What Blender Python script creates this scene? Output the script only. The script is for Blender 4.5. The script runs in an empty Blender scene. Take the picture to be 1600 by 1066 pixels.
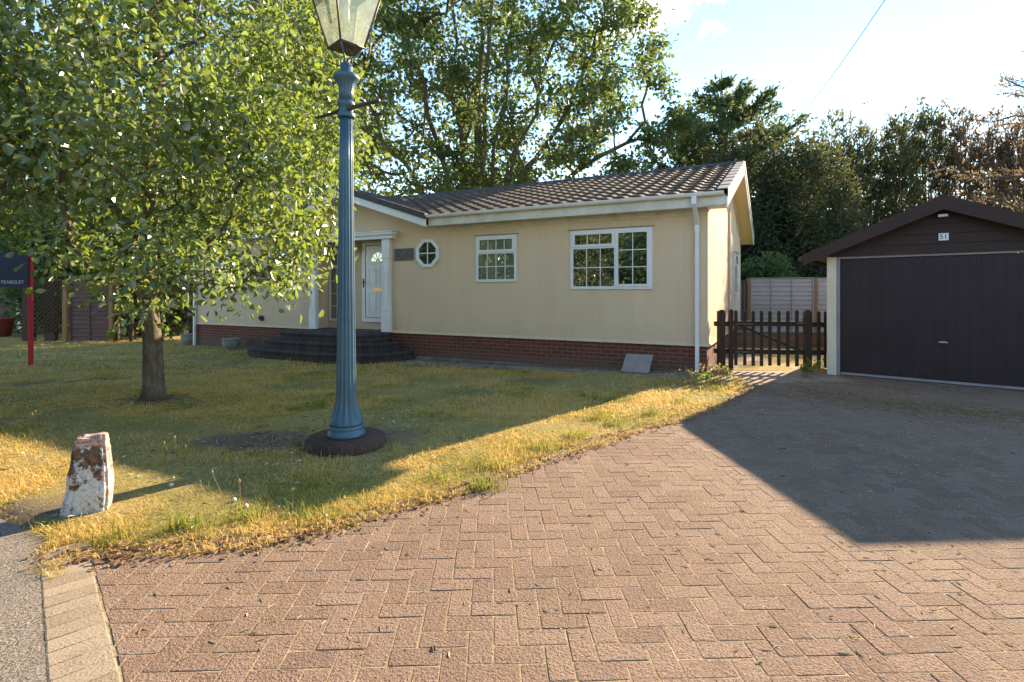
import bpy, bmesh, math, random
import numpy as np
from mathutils import Vector, Matrix
R = math.radians
scene = bpy.context.scene
COL = scene.collection

# ------------------------------------------------------------------ camera
cam = bpy.data.cameras.new("camera")
cam_o = bpy.data.objects.new("camera", cam); COL.objects.link(cam_o)
cam.sensor_width = 36.0
cam.lens = 829.0 / 1600.0 * 36.0
cam.shift_y = -(533.0 - 457.0) / 1600.0
cam.clip_start = 0.05; cam.clip_end = 3000
cam_o.location = (0, 0, 1.4)
cam_o.rotation_euler = (R(90), 0, 0)
scene.camera = cam_o

# ------------------------------------------------------------------ light
SUN_EL, SUN_AZ = R(23.0), R(42.3)          # azimuth from +Y towards +X
world = bpy.data.worlds.new("World"); scene.world = world
world.use_nodes = True
wn, wl = world.node_tree.nodes, world.node_tree.links
wn.clear()
sky = wn.new('ShaderNodeTexSky'); sky.sky_type = 'NISHITA'; sky.sun_disc = False
sky.sun_elevation = SUN_EL; sky.sun_rotation = SUN_AZ
sky.air_density = 1.25; sky.dust_density = 0.0; sky.ozone_density = 2.6
bg = wn.new('ShaderNodeBackground'); bg.inputs[1].default_value = 0.086
wo = wn.new('ShaderNodeOutputWorld')
# small white clouds: noise over the sky direction, kept to one patch of sky
tc = wn.new('ShaderNodeTexCoord')
nz = wn.new('ShaderNodeTexNoise'); nz.inputs['Scale'].default_value = 9.0; nz.inputs['Detail'].default_value = 6; nz.inputs['Roughness'].default_value = 0.55
wl.new(tc.outputs['Generated'], nz.inputs['Vector'])
dist = wn.new('ShaderNodeVectorMath'); dist.operation = 'DISTANCE'
cdir = Vector((0.245, 1.0, 0.56)).normalized()
wl.new(tc.outputs['Generated'], dist.inputs[0]); dist.inputs[1].default_value = cdir
mr = wn.new('ShaderNodeMapRange'); mr.inputs[1].default_value = 0.02; mr.inputs[2].default_value = 0.17; mr.inputs[3].default_value = 0.24; mr.inputs[4].default_value = -0.12
wl.new(dist.outputs['Value'], mr.inputs[0])
ad = wn.new('ShaderNodeMath'); ad.operation = 'ADD'
wl.new(nz.outputs['Fac'], ad.inputs[0]); wl.new(mr.outputs[0], ad.inputs[1])
cr = wn.new('ShaderNodeMapRange'); cr.inputs[1].default_value = 0.60; cr.inputs[2].default_value = 0.74; cr.clamp = True
wl.new(ad.outputs[0], cr.inputs[0])
mx = wn.new('ShaderNodeMix'); mx.data_type = 'RGBA'
wl.new(cr.outputs[0], mx.inputs[0]); wl.new(sky.outputs[0], mx.inputs[6]); mx.inputs[7].default_value = (6.0, 6.1, 6.2, 1)
wl.new(mx.outputs[2], bg.inputs[0]); wl.new(bg.outputs[0], wo.inputs[0])

sun = bpy.data.lights.new("sun", 'SUN'); sun.energy = 4.2; sun.angle = R(0.5); sun.color = (1.0, 0.80, 0.56)
sun_o = bpy.data.objects.new("sun", sun); COL.objects.link(sun_o)
SD = Vector((math.sin(SUN_AZ) * math.cos(SUN_EL), math.cos(SUN_AZ) * math.cos(SUN_EL), math.sin(SUN_EL)))
sun_o.rotation_euler = SD.to_track_quat('Z', 'Y').to_euler()
sun_o.location = (20, 20, 30)

scene.view_settings.view_transform = 'Standard'
scene.view_settings.look = 'None'
scene.view_settings.exposure = 2.12
scene.view_settings.gamma = 1.0
scene.view_settings.use_curve_mapping = False

# ------------------------------------------------------------------ materials
class NT:
    def __init__(s, name):
        s.m = bpy.data.materials.new(name); s.m.use_nodes = True
        s.n = s.m.node_tree.nodes; s.l = s.m.node_tree.links
        s.n.clear(); s.out = s.n.new('ShaderNodeOutputMaterial')
    def new(s, t, **kw):
        o = s.n.new(t)
        for k, v in kw.items(): setattr(o, k, v)
        return o
    def ln(s, a, b): s.l.new(a, b)
    def coord(s, which='Object'): return s.new('ShaderNodeTexCoord').outputs[which]
    def noise(s, vec, scale, detail=4, rough=0.55, out='Fac'):
        n = s.new('ShaderNodeTexNoise'); n.inputs['Scale'].default_value = scale
        n.inputs['Detail'].default_value = detail; n.inputs['Roughness'].default_value = rough
        if vec is not None: s.ln(vec, n.inputs['Vector'])
        return n.outputs[out]
    def ramp(s, fac, stops):
        r = s.new('ShaderNodeValToRGB'); e = r.color_ramp.elements
        while len(e) < len(stops): e.new(0.5)
        for i, (p, c) in enumerate(stops):
            e[i].position = p; e[i].color = (*c, 1) if len(c) == 3 else c
        s.ln(fac, r.inputs[0]); return r.outputs[0]
    def rng(s, fac, a, b, c=0.0, d=1.0):
        r = s.new('ShaderNodeMapRange'); r.clamp = True
        for i, v in enumerate((a, b, c, d)): r.inputs[i + 1].default_value = v
        s.ln(fac, r.inputs[0]); return r.outputs[0]
    def mix(s, fac, a, b, mode='MIX'):
        m = s.new('ShaderNodeMix', data_type='RGBA', blend_type=mode)
        for i, v in ((0, fac), (6, a), (7, b)):
            if hasattr(v, 'node'): s.ln(v, m.inputs[i])
            elif i == 0: m.inputs[0].default_value = v
            else: m.inputs[i].default_value = (*v, 1) if len(v) == 3 else v
        return m.outputs[2]
    def math(s, op, a, b=0.0):
        m = s.new('ShaderNodeMath', operation=op)
        for i, v in ((0, a), (1, b)):
            if hasattr(v, 'node'): s.ln(v, m.inputs[i])
            else: m.inputs[i].default_value = v
        return m.outputs[0]
    def bump(s, h, strength=0.3, dist=0.01):
        b = s.new('ShaderNodeBump'); b.inputs['Strength'].default_value = strength; b.inputs['Distance'].default_value = dist
        s.ln(h, b.inputs['Height']); return b.outputs[0]
    def bsdf(s, col, rough=0.6, spec=0.5, normal=None, metal=0.0, finish=True):
        p = s.new('ShaderNodeBsdfPrincipled')
        if hasattr(col, 'node'): s.ln(col, p.inputs['Base Color'])
        else: p.inputs['Base Color'].default_value = (*col, 1)
        if hasattr(rough, 'node'): s.ln(rough, p.inputs['Roughness'])
        else: p.inputs['Roughness'].default_value = rough
        p.inputs['Specular IOR Level'].default_value = spec; p.inputs['Metallic'].default_value = metal
        if normal is not None: s.ln(normal, p.inputs['Normal'])
        if finish: s.ln(p.outputs[0], s.out.inputs[0])
        return p
    def rand(s): return s.new('ShaderNodeNewGeometry').outputs['Random Per Island']

def simple(name, c1, c2, scale=8, rough=0.6, spec=0.4, bump=0.15, bscale=60, bdist=0.004, metal=0.0, detail=5, stretch=None):
    t = NT(name); v = t.coord()
    if stretch:
        mp = t.new('ShaderNodeMapping'); mp.inputs['Scale'].default_value = stretch; t.ln(v, mp.inputs[0]); v = mp.outputs[0]
    f = t.noise(v, scale, detail)
    col = t.ramp(f, [(0.3, c1), (0.7, c2)])
    nb = t.bump(t.noise(v, bscale, 3), bump, bdist) if bump else None
    t.bsdf(col, rough, spec, nb, metal); return t.m

M = {}
M['white'] = simple('white_upvc', (0.70, 0.72, 0.74), (0.80, 0.81, 0.82), 3, 0.3, 0.5, 0.02)
M['offwhite'] = simple('weathered_white_board', (0.55, 0.52, 0.45), (0.74, 0.72, 0.66), 4, 0.5, 0.4, 0.08)
M['soffit'] = simple('bounce_lit_soffit', (0.84, 0.66, 0.28), (0.88, 0.70, 0.33), 3, 0.55, 0.4, 0.03)  # white to cream board; yellow of the sunlit bounce put into its colour
M['dark_verge'] = simple('charcoal_verge', (0.035, 0.035, 0.040), (0.06, 0.058, 0.062), 6, 0.6, 0.4, 0.1)
M['pale_verge'] = simple('lichened_verge_tile', (0.20, 0.17, 0.14), (0.36, 0.32, 0.27), 9, 0.75, 0.3, 0.25, 50)
M['iron'] = simple('dark_iron', (0.03, 0.03, 0.03), (0.07, 0.055, 0.045), 12, 0.55, 0.5, 0.1)
M['brass'] = simple('brass', (0.5, 0.35, 0.12), (0.6, 0.42, 0.16), 10, 0.35, 0.5, 0.0, metal=1.0)
M['steel'] = simple('dull_steel', (0.5, 0.5, 0.5), (0.65, 0.65, 0.64), 10, 0.35, 0.5, 0.0, metal=1.0)
M['slate'] = simple('grey_slate', (0.07, 0.075, 0.08), (0.14, 0.14, 0.145), 12, 0.65, 0.4, 0.3, 25, 0.006)
M['redpaint'] = simple('red_paint', (0.50, 0.02, 0.035), (0.62, 0.03, 0.05), 5, 0.45, 0.5, 0.05)
M['navy'] = simple('navy_board', (0.03, 0.045, 0.075), (0.04, 0.055, 0.09), 2, 0.5, 0.4, 0.0)
M['letter'] = simple('white_letters', (0.78, 0.78, 0.78), (0.82, 0.82, 0.82), 2, 0.5, 0.3, 0.0)
M['ink'] = simple('black_numerals', (0.015, 0.015, 0.015), (0.02, 0.02, 0.02), 2, 0.5, 0.3, 0.0)
M['stonepot'] = simple('grey_stone_pot', (0.20, 0.20, 0.19), (0.36, 0.35, 0.33), 10, 0.9, 0.2, 0.5, 40, 0.01)
M['concrete'] = simple('grey_concrete', (0.15, 0.125, 0.10), (0.33, 0.285, 0.23), 5, 0.9, 0.2, 0.5, 70, 0.006)
M['cable'] = simple('cable_sheath', (0.03, 0.03, 0.03), (0.05, 0.05, 0.05), 2, 0.7, 0.3, 0.0)
M['slab'] = simple('pink_grey_slab', (0.26, 0.21, 0.20), (0.34, 0.28, 0.26), 8, 0.85, 0.2, 0.3, 60)
M['lens'] = simple('frosted_glass', (0.7, 0.72, 0.72), (0.75, 0.76, 0.76), 2, 0.25, 0.5, 0.0)

def mat_render():
    t = NT('cream_textured_render'); v = t.coord()
    mp = t.new('ShaderNodeMapping'); mp.inputs['Scale'].default_value = (1, 1, 0.25); t.ln(v, mp.inputs[0])
    st = t.noise(mp.outputs[0], 2.2, 5, 0.6)
    c = t.ramp(st, [(0.25, (0.70, 0.53, 0.355)), (0.5, (0.765, 0.59, 0.405)), (0.8, (0.80, 0.635, 0.45))])
    blot = t.rng(t.noise(v, 0.9, 4), 0.48, 0.72)
    c = t.mix(t.math('MULTIPLY', blot, 0.5), c, (0.76, 0.55, 0.38))
    sx = t.new('ShaderNodeSeparateXYZ'); t.ln(v, sx.inputs[0])
    low = t.math('ADD', sx.outputs[2], t.math('MULTIPLY', t.noise(v, 2.5, 4), 0.9))
    c = t.mix(t.rng(low, 1.35, 0.75, 0.0, 0.6), c, (0.66, 0.49, 0.36))     # splash-back grime above the plinth
    g = t.noise(v, 90, 2, 0.7)
    c = t.mix(t.rng(g, 0.35, 0.65, 0.0, 0.25), c, (0.60, 0.46, 0.30))
    mq = t.new('ShaderNodeMapping'); mq.inputs['Scale'].default_value = (7, 7, 0.22); t.ln(v, mq.inputs[0])
    c = t.mix(t.rng(t.noise(mq.outputs[0], 1.0, 4, 0.6), 0.56, 0.80, 0.0, 0.28), c, (0.50, 0.40, 0.31))     # rain streaks
    t.bsdf(c, 0.9, 0.2, t.bump(t.noise(v, 75, 3, 0.75), 0.8, 0.014)); return t.m
M['render'] = mat_render()

def mat_brick(name, c1, c2, c3, mortar, swap=False, bw=0.225, bh=0.075, ms=0.012, grime=True):
    t = NT(name); v = t.coord()
    sx = t.new('ShaderNodeSeparateXYZ'); t.ln(v, sx.inputs[0])
    cb = t.new('ShaderNodeCombineXYZ')
    t.ln(t.math('ADD', sx.outputs[0], sx.outputs[1]), cb.inputs[0]); t.ln(t.math('ADD', sx.outputs[2], 0.055), cb.inputs[1])
    b = t.new('ShaderNodeTexBrick'); t.ln(cb.outputs[0], b.inputs['Vector'])
    b.inputs['Scale'].default_value = 1.0; b.inputs['Brick Width'].default_value = bw; b.inputs['Row Height'].default_value = bh
    b.inputs['Mortar Size'].default_value = ms * 0.5; b.inputs['Mortar Smooth'].default_value = 0.2; b.inputs['Bias'].default_value = 0.0
    b.inputs['Color1'].default_value = (*c1, 1); b.inputs['Color2'].default_value = (*c2, 1); b.inputs['Mortar'].default_value = (*mortar, 1)
    c = t.mix(t.rng(t.noise(v, 14, 4), 0.45, 0.75, 0, 0.5), b.outputs[0], c3)
    if grime:
        low = t.math('ADD', sx.outputs[2], t.math('MULTIPLY', t.noise(v, 3, 4), 0.25))
        c = t.mix(t.rng(low, 0.3, 0.08, 0.0, 0.65), c, (0.15, 0.12, 0.085))
    h = t.math('SUBTRACT', t.math('MULTIPLY', t.noise(v, 120, 3), 0.35), b.outputs['Fac'])
    t.bsdf(c, 0.88, 0.25, t.bump(h, 0.7, 0.008)); return t.m
M['brick'] = mat_brick('red_brick', (0.19, 0.060, 0.042), (0.13, 0.046, 0.036), (0.10, 0.045, 0.035), (0.25, 0.18, 0.14))
M['stepbrick'] = mat_brick('dark_step_brick', (0.050, 0.040, 0.042), (0.085, 0.064, 0.062), (0.04, 0.035, 0.035), (0.11, 0.10, 0.095), bw=0.115, bh=0.4, ms=0.010, grime=False)
M['plinthbrick'] = mat_brick('brown_plinth_brick', (0.095, 0.048, 0.036), (0.06, 0.036, 0.03), (0.075, 0.06, 0.035), (0.10, 0.085, 0.065), bw=0.11, bh=0.3, grime=False)
M['farbrick'] = mat_brick('brown_brick', (0.16, 0.085, 0.07), (0.12, 0.07, 0.06), (0.09, 0.06, 0.05), (0.2, 0.17, 0.15), grime=False)
M['tanbrick'] = mat_brick('tan_brick', (0.36, 0.20, 0.11), (0.30, 0.16, 0.085), (0.24, 0.14, 0.09), (0.4, 0.32, 0.24), grime=False)

def mat_tile():
    t = NT('brown_roof_tile'); v = t.coord()
    c = t.ramp(t.noise(v, 5, 5), [(0.3, (0.070, 0.050, 0.040)), (0.7, (0.120, 0.088, 0.070))])
    c = t.mix(t.rng(t.noise(v, 30, 4), 0.58, 0.75, 0, 0.7), c, (0.26, 0.22, 0.17))
    t.bsdf(c, 0.8, 0.2, t.bump(t.noise(v, 90, 3), 0.4, 0.005)); return t.m
M['tile'] = mat_tile()

def mat_glass(name, dark, refl=0.3):
    t = NT(name); v = t.coord()
    d = t.new('ShaderNodeBsdfDiffuse')
    t.ln(t.ramp(t.noise(v, 2.5, 3), [(0.35, dark), (0.7, tuple(x * 1.8 for x in dark))]), d.inputs[0])
    g = t.new('ShaderNodeBsdfGlossy'); g.inputs['Roughness'].default_value = 0.015; g.inputs[0].default_value = (0.9, 0.95, 0.92, 1)
    t.ln(t.bump(t.noise(v, 1.7, 2), 0.06, 0.02), g.inputs['Normal'])
    lw = t.new('ShaderNodeLayerWeight'); lw.inputs[0].default_value = 0.35
    f = t.rng(lw.outputs['Facing'], 0.0, 1.0, refl, 0.85)
    m = t.new('ShaderNodeMixShader'); t.ln(f, m.inputs[0]); t.ln(d.outputs[0], m.inputs[1]); t.ln(g.outputs[0], m.inputs[2])
    t.ln(m.outputs[0], t.out.inputs[0]); return t.m
M['pane'] = mat_glass('window_glass', (0.012, 0.014, 0.012), 0.2)
M['pane_green'] = mat_glass('obscured_window_glass', (0.10, 0.12, 0.085), 0.10)

def mat_lantern_glass():
    t = NT('lantern_glass'); v = t.coord()
    tr = t.new('ShaderNodeBsdfTransparent'); tr.inputs[0].default_value = (0.96, 0.97, 0.93, 1)
    d = t.new('ShaderNodeBsdfTranslucent'); d.inputs[0].default_value = (0.75, 0.78, 0.70, 1)
    d2 = t.new('ShaderNodeBsdfDiffuse'); d2.inputs[0].default_value = (0.6, 0.6, 0.52, 1)
    g = t.new('ShaderNodeBsdfGlossy'); g.inputs['Roughness'].default_value = 0.05
    a = t.new('ShaderNodeMixShader'); a.inputs[0].default_value = 0.45; t.ln(d.outputs[0], a.inputs[1]); t.ln(d2.outputs[0], a.inputs[2])
    b = t.new('ShaderNodeMixShader'); t.ln(t.rng(t.noise(v, 6, 5), 0.3, 0.7, 0.10, 0.34), b.inputs[0]); t.ln(tr.outputs[0], b.inputs[1]); t.ln(a.outputs[0], b.inputs[2])
    c = t.new('ShaderNodeMixShader'); c.inputs[0].default_value = 0.10; t.ln(b.outputs[0], c.inputs[1]); t.ln(g.outputs[0], c.inputs[2])
    t.ln(c.outputs[0], t.out.inputs[0]); return t.m
M['lantern_glass'] = mat_lantern_glass()

def mat_teal():
    t = NT('teal_blue_paint'); v = t.coord()
    c = t.ramp(t.noise(v, 6, 5), [(0.3, (0.030, 0.092, 0.135)), (0.7, (0.048, 0.128, 0.180))])
    c = t.mix(t.rng(t.noise(v, 24, 6, 0.75), 0.60, 0.66, 0, 0.85), c, (0.15, 0.10, 0.075))
    c = t.mix(t.rng(t.noise(v, 3, 4, 0.7), 0.5, 0.75, 0, 0.5), c, (0.065, 0.14, 0.175))
    p = t.bsdf(c, 0.43, 0.6, t.bump(t.noise(v, 45, 4), 0.12, 0.003)); return t.m
M['teal'] = mat_teal()

def mat_wood(name, c1, c2, c3, axis=(6, 6, 0.5), rough=0.8):
    t = NT(name); v = t.coord()
    mp = t.new('ShaderNodeMapping'); mp.inputs['Scale'].default_value = axis; t.ln(v, mp.inputs[0])
    f = t.noise(mp.outputs[0], 5, 6, 0.65)
    c = t.ramp(f, [(0.25, c1), (0.5, c2), (0.78, c3)])
    c = t.mix(t.rng(t.rand(), 0, 1, 0, 0.35), c, c1)
    t.bsdf(c, rough, 0.3, t.bump(f, 0.5, 0.006)); return t.m
M['gatewood'] = mat_wood('dark_stained_picket', (0.022, 0.015, 0.010), (0.040, 0.026, 0.017), (0.065, 0.043, 0.03))
M['greyfence'] = mat_wood('bleached_lap_board', (0.34, 0.28, 0.255), (0.46, 0.39, 0.36), (0.56, 0.49, 0.455), (0.6, 0.6, 8))
M['brownfence'] = mat_wood('brown_lap_board', (0.10, 0.055, 0.05), (0.15, 0.085, 0.075), (0.20, 0.12, 0.10), (0.6, 0.6, 8))
M['oakpost'] = mat_wood('tan_fence_post', (0.24, 0.12, 0.05), (0.34, 0.18, 0.08), (0.42, 0.24, 0.12))
M['darkpost'] = mat_wood('dark_brown_post', (0.045, 0.026, 0.017), (0.075, 0.042, 0.028), (0.11, 0.065, 0.045))
M['trellis'] = mat_wood('brown_trellis_lath', (0.05, 0.032, 0.02), (0.08, 0.05, 0.03), (0.12, 0.08, 0.05))
M['garagedoor'] = simple('flare_tinted_door_paint', (0.030, 0.018, 0.021), (0.040, 0.025, 0.028), 2.5, 0.5, 0.3, 0.06, 30)  # dark brown door; slight purple of the lens flare put into its colour
M['garageboard'] = mat_wood('dark_brown_stained_board', (0.040, 0.024, 0.022), (0.058, 0.036, 0.033), (0.078, 0.05, 0.046), (0.7, 0.7, 9))
M['garagepost'] = simple('cream_painted_concrete', (0.66, 0.58, 0.44), (0.76, 0.68, 0.54), 5, 0.75, 0.3, 0.25, 60)
M['garageframe'] = simple('grey_door_frame', (0.24, 0.22, 0.24), (0.32, 0.30, 0.31), 5, 0.5, 0.4, 0.05)
M['asbestos'] = simple('grey_roof_sheet', (0.16, 0.15, 0.15), (0.24, 0.22, 0.21), 4, 0.85, 0.2, 0.2)

def mat_bark(name, c1, c2, c3, scale=9):
    t = NT(name); v = t.coord()
    mp = t.new('ShaderNodeMapping'); mp.inputs['Scale'].default_value = (1, 1, 0.35); t.ln(v, mp.inputs[0])
    f = t.noise(mp.outputs[0], scale, 8, 0.7)
    c = t.ramp(f, [(0.3, c1), (0.5, c2), (0.72, c3)])
    c = t.mix(t.rng(t.noise(v, 3.5, 4), 0.5, 0.7, 0, 0.5), c, (0.10, 0.105, 0.06))
    t.bsdf(c, 0.9, 0.2, t.bump(t.noise(mp.outputs[0], scale * 1.6, 8, 0.7), 1.0, 0.09)); return t.m
M['bark'] = mat_bark('grey_brown_bark', (0.09, 0.065, 0.045), (0.235, 0.175, 0.125), (0.40, 0.32, 0.24), 13)
M['farbark'] = mat_bark('oak_bark', (0.07, 0.055, 0.04), (0.13, 0.105, 0.08), (0.20, 0.165, 0.13), 4)

def mat_leaf(name, dark, light, trans, tmix=0.45, rough=0.35, spec=0.5, back=None, spread=6.0):
    t = NT(name)
    r = t.rand(); v = t.coord()
    f = t.math('ADD', t.math('MULTIPLY', r, 0.6), t.math('MULTIPLY', t.noise(v, spread / 6.0, 3), 0.5))
    c = t.ramp(f, [(0.2, dark), (0.55, tuple((a + b) / 2 for a, b in zip(dark, light))), (0.85, light)])
    if back is not None:
        geo = t.new('ShaderNodeNewGeometry')
        c = t.mix(t.math('MULTIPLY', geo.outputs['Backfacing'], 0.8), c, back)
    p = t.bsdf(c, rough, spec, finish=False)
    tl = t.new('ShaderNodeBsdfTranslucent')
    t.ln(t.ramp(f, [(0.2, tuple(x * 0.75 for x in trans)), (0.85, trans)]), tl.inputs[0])
    m = t.new('ShaderNodeMixShader'); m.inputs[0].default_value = tmix
    t.ln(p.outputs[0], m.inputs[1]); t.ln(tl.outputs[0], m.inputs[2]); t.ln(m.outputs[0], t.out.inputs[0]); return t.m
M['leaf'] = mat_leaf('glossy_broad_leaf', (0.040, 0.076, 0.024), (0.090, 0.140, 0.040), (0.36, 0.47, 0.055), 0.38, 0.24, 1.0, (0.26, 0.29, 0.19))
M['oakleaf'] = mat_leaf('oak_leaf', (0.040, 0.070, 0.022), (0.080, 0.130, 0.036), (0.25, 0.33, 0.07), 0.38, 0.45, 0.5)
M['cedarleaf'] = mat_leaf('cedar_needles', (0.026, 0.052, 0.034), (0.060, 0.098, 0.054), (0.22, 0.28, 0.08), 0.34, 0.6, 0.25)
M['hedgeleaf'] = mat_leaf('conifer_hedge_sprays', (0.034, 0.050, 0.028), (0.080, 0.098, 0.048), (0.26, 0.26, 0.10), 0.36, 0.6, 0.25)
M['yewleaf'] = mat_leaf('dark_yew_needles', (0.020, 0.034, 0.020), (0.052, 0.072, 0.036), (0.18, 0.19, 0.07), 0.30, 0.6, 0.25)
M['bronzeleaf'] = mat_leaf('bronze_hedge_sprays', (0.060, 0.048, 0.036), (0.115, 0.090, 0.060), (0.34, 0.25, 0.15), 0.36, 0.6, 0.25)
M['shrubleaf'] = mat_leaf('shrub_leaf', (0.030, 0.060, 0.020), (0.070, 0.12, 0.040), (0.20, 0.28, 0.06), 0.35, 0.45, 0.4)
M['weedleaf'] = mat_leaf('weed_leaf', (0.07, 0.11, 0.02), (0.14, 0.20, 0.04), (0.40, 0.50, 0.06), 0.45, 0.5, 0.3)
M['dryweed'] = mat_leaf('dry_stalk', (0.20, 0.14, 0.07), (0.42, 0.33, 0.20), (0.50, 0.38, 0.16), 0.4, 0.7, 0.2)

def mat_ground():
    t = NT('lawn_ground'); v = t.coord()
    a = t.new('ShaderNodeAttribute'); a.attribute_name = 'soil'
    n1 = t.noise(v, 0.9, 5, 0.6); n2 = t.noise(v, 35, 5, 0.7)
    straw = t.ramp(n2, [(0.3, (0.20, 0.155, 0.06)), (0.55, (0.40, 0.31, 0.115)), (0.8, (0.52, 0.41, 0.18))])
    green = t.ramp(n2, [(0.3, (0.14, 0.125, 0.04)), (0.7, (0.31, 0.27, 0.09))])
    c = t.mix(t.rng(n1, 0.42, 0.62), straw, green)
    soil = t.ramp(t.noise(v, 22, 6, 0.7), [(0.3, (0.13, 0.095, 0.07)), (0.6, (0.24, 0.185, 0.14)), (0.8, (0.40, 0.32, 0.24))])
    s = t.rng(t.math('ADD', a.outputs['Fac'], t.math('MULTIPLY', t.math('SUBTRACT', t.noise(v, 5, 6, 0.7), 0.5), 0.9)), 0.35, 0.6)
    c = t.mix(s, c, soil)
    t.bsdf(c, 0.95, 0.1, t.bump(t.noise(v, 45, 6, 0.75), 0.9, 0.03)); return t.m
M['ground'] = mat_ground()

def mat_grass():
    t = NT('grass_blades'); v = t.coord()
    a = t.new('ShaderNodeAttribute'); a.attribute_name = 'green'
    f = t.math('ADD', a.outputs['Fac'], t.math('MULTIPLY', t.math('SUBTRACT', t.rand(), 0.5), 0.7))
    c = t.ramp(f, [(0.0, (0.78, 0.55, 0.23)), (0.3, (0.70, 0.49, 0.14)), (0.55, (0.52, 0.40, 0.10)), (0.8, (0.25, 0.27, 0.05)), (1.0, (0.11, 0.19, 0.03))])
    p = t.bsdf(c, 0.6, 0.25, finish=False)
    tl = t.new('ShaderNodeBsdfTranslucent'); t.ln(t.mix(0.25, c, (0.75, 0.6, 0.08)), tl.inputs[0])
    m = t.new('ShaderNodeMixShader'); m.inputs[0].default_value = 0.4
    t.ln(p.outputs[0], m.inputs[1]); t.ln(tl.outputs[0], m.inputs[2]); t.ln(m.outputs[0], t.out.inputs[0]); return t.m
M['grass'] = mat_grass()

def mat_paver(name, cs, stain, grain=1.0):
    t = NT(name); v = t.coord(); r = t.rand()
    c = t.ramp(r, [(0.0, cs[0]), (0.5, cs[1]), (1.0, cs[2])])
    c = t.mix(t.rng(t.noise(v, 0.8, 5, 0.6), 0.40, 0.68, 0, 0.6), c, stain)
    c = t.mix(t.rng(t.noise(v, 3.2, 6, 0.7), 0.52, 0.70, 0, 0.45), c, tuple(x * 0.62 for x in cs[0]))
    agg = t.noise(v, 85, 3, 0.75)
    c = t.mix(t.rng(agg, 0.36, 0.47, 0.8 * grain, 0.0), c, tuple(x * 0.36 for x in cs[1]))
    c = t.mix(t.rng(agg, 0.54, 0.66, 0.0, 0.7 * grain), c, tuple(min(0.7, x * 1.55) for x in cs[1]))
    t.bsdf(c, 0.92, 0.2, t.bump(t.math('ADD', agg, t.math('MULTIPLY', t.noise(v, 40, 4, 0.7), 0.6)), grain, 0.02)); return t.m
M['paver'] = mat_paver('brindle_block_paver', ((0.218, 0.143, 0.104), (0.262, 0.174, 0.127), (0.302, 0.208, 0.155)), (0.31, 0.225, 0.15))
M['kerb'] = mat_paver('buff_kerb_block', ((0.26, 0.20, 0.135), (0.305, 0.24, 0.165), (0.345, 0.275, 0.19)), (0.31, 0.25, 0.175), grain=0.35)
M['pathslab'] = mat_paver('buff_path_slab', ((0.34, 0.26, 0.20), (0.38, 0.30, 0.235), (0.42, 0.34, 0.27)), (0.36, 0.30, 0.25))
M['jointsand'] = simple('joint_sand', (0.15, 0.11, 0.06), (0.42, 0.32, 0.18), 9, 0.95, 0.1, 0.6, 90, 0.008)

def mat_asphalt():
    t = NT('road_asphalt'); v = t.coord()
    ag = t.noise(v, 95, 3, 0.75)
    c = t.ramp(ag, [(0.32, (0.06, 0.048, 0.038)), (0.5, (0.21, 0.175, 0.14)), (0.68, (0.40, 0.34, 0.28))])
    c = t.mix(t.rng(t.noise(v, 1.2, 4), 0.45, 0.7, 0, 0.5), c, (0.24, 0.20, 0.165))
    t.bsdf(c, 0.9, 0.25, t.bump(ag, 1.0, 0.012)); return t.m
M['asphalt'] = mat_asphalt()

def mat_stump():
    t = NT('flaking_white_paint'); v = t.coord()
    n = t.noise(v, 9, 8, 0.72)
    sx = t.new('ShaderNodeSeparateXYZ'); t.ln(v, sx.inputs[0])
    hh = t.math('ADD', n, t.math('MULTIPLY', t.math('SUBTRACT', sx.outputs[2], 0.25), 0.35))
    under = t.ramp(t.noise(v, 30, 5), [(0.35, (0.07, 0.05, 0.035)), (0.65, (0.22, 0.12, 0.07))])
    paint = t.ramp(t.noise(v, 40, 4), [(0.35, (0.42, 0.41, 0.40)), (0.55, (0.66, 0.64, 0.61))])
    c = t.mix(t.rng(hh, 0.50, 0.54), paint, under)
    red = t.rng(t.math('ADD', sx.outputs[2], t.math('MULTIPLY', t.noise(v, 14, 4), 0.14)), 0.515, 0.545)
    edge = t.rng(t.math('ADD', t.math('ADD', sx.outputs[0], t.math('MULTIPLY', sx.outputs[2], 0.06)), t.math('MULTIPLY', t.noise(v, 18, 5), 0.06)), 0.150, 0.162)
    red = t.math('MAXIMUM', red, t.math('MULTIPLY', edge, t.rng(t.noise(v, 26, 4), 0.45, 0.52)))
    c = t.mix(red, c, t.ramp(t.noise(v, 60, 3), [(0.35, (0.42, 0.13, 0.06)), (0.62, (0.55, 0.48, 0.42))]))
    t.bsdf(c, 0.85, 0.3, t.bump(t.math('ADD', n, t.math('MULTIPLY', t.noise(v, 70, 4), 0.4)), 1.0, 0.02)); return t.m
M['stump'] = mat_stump()

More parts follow.
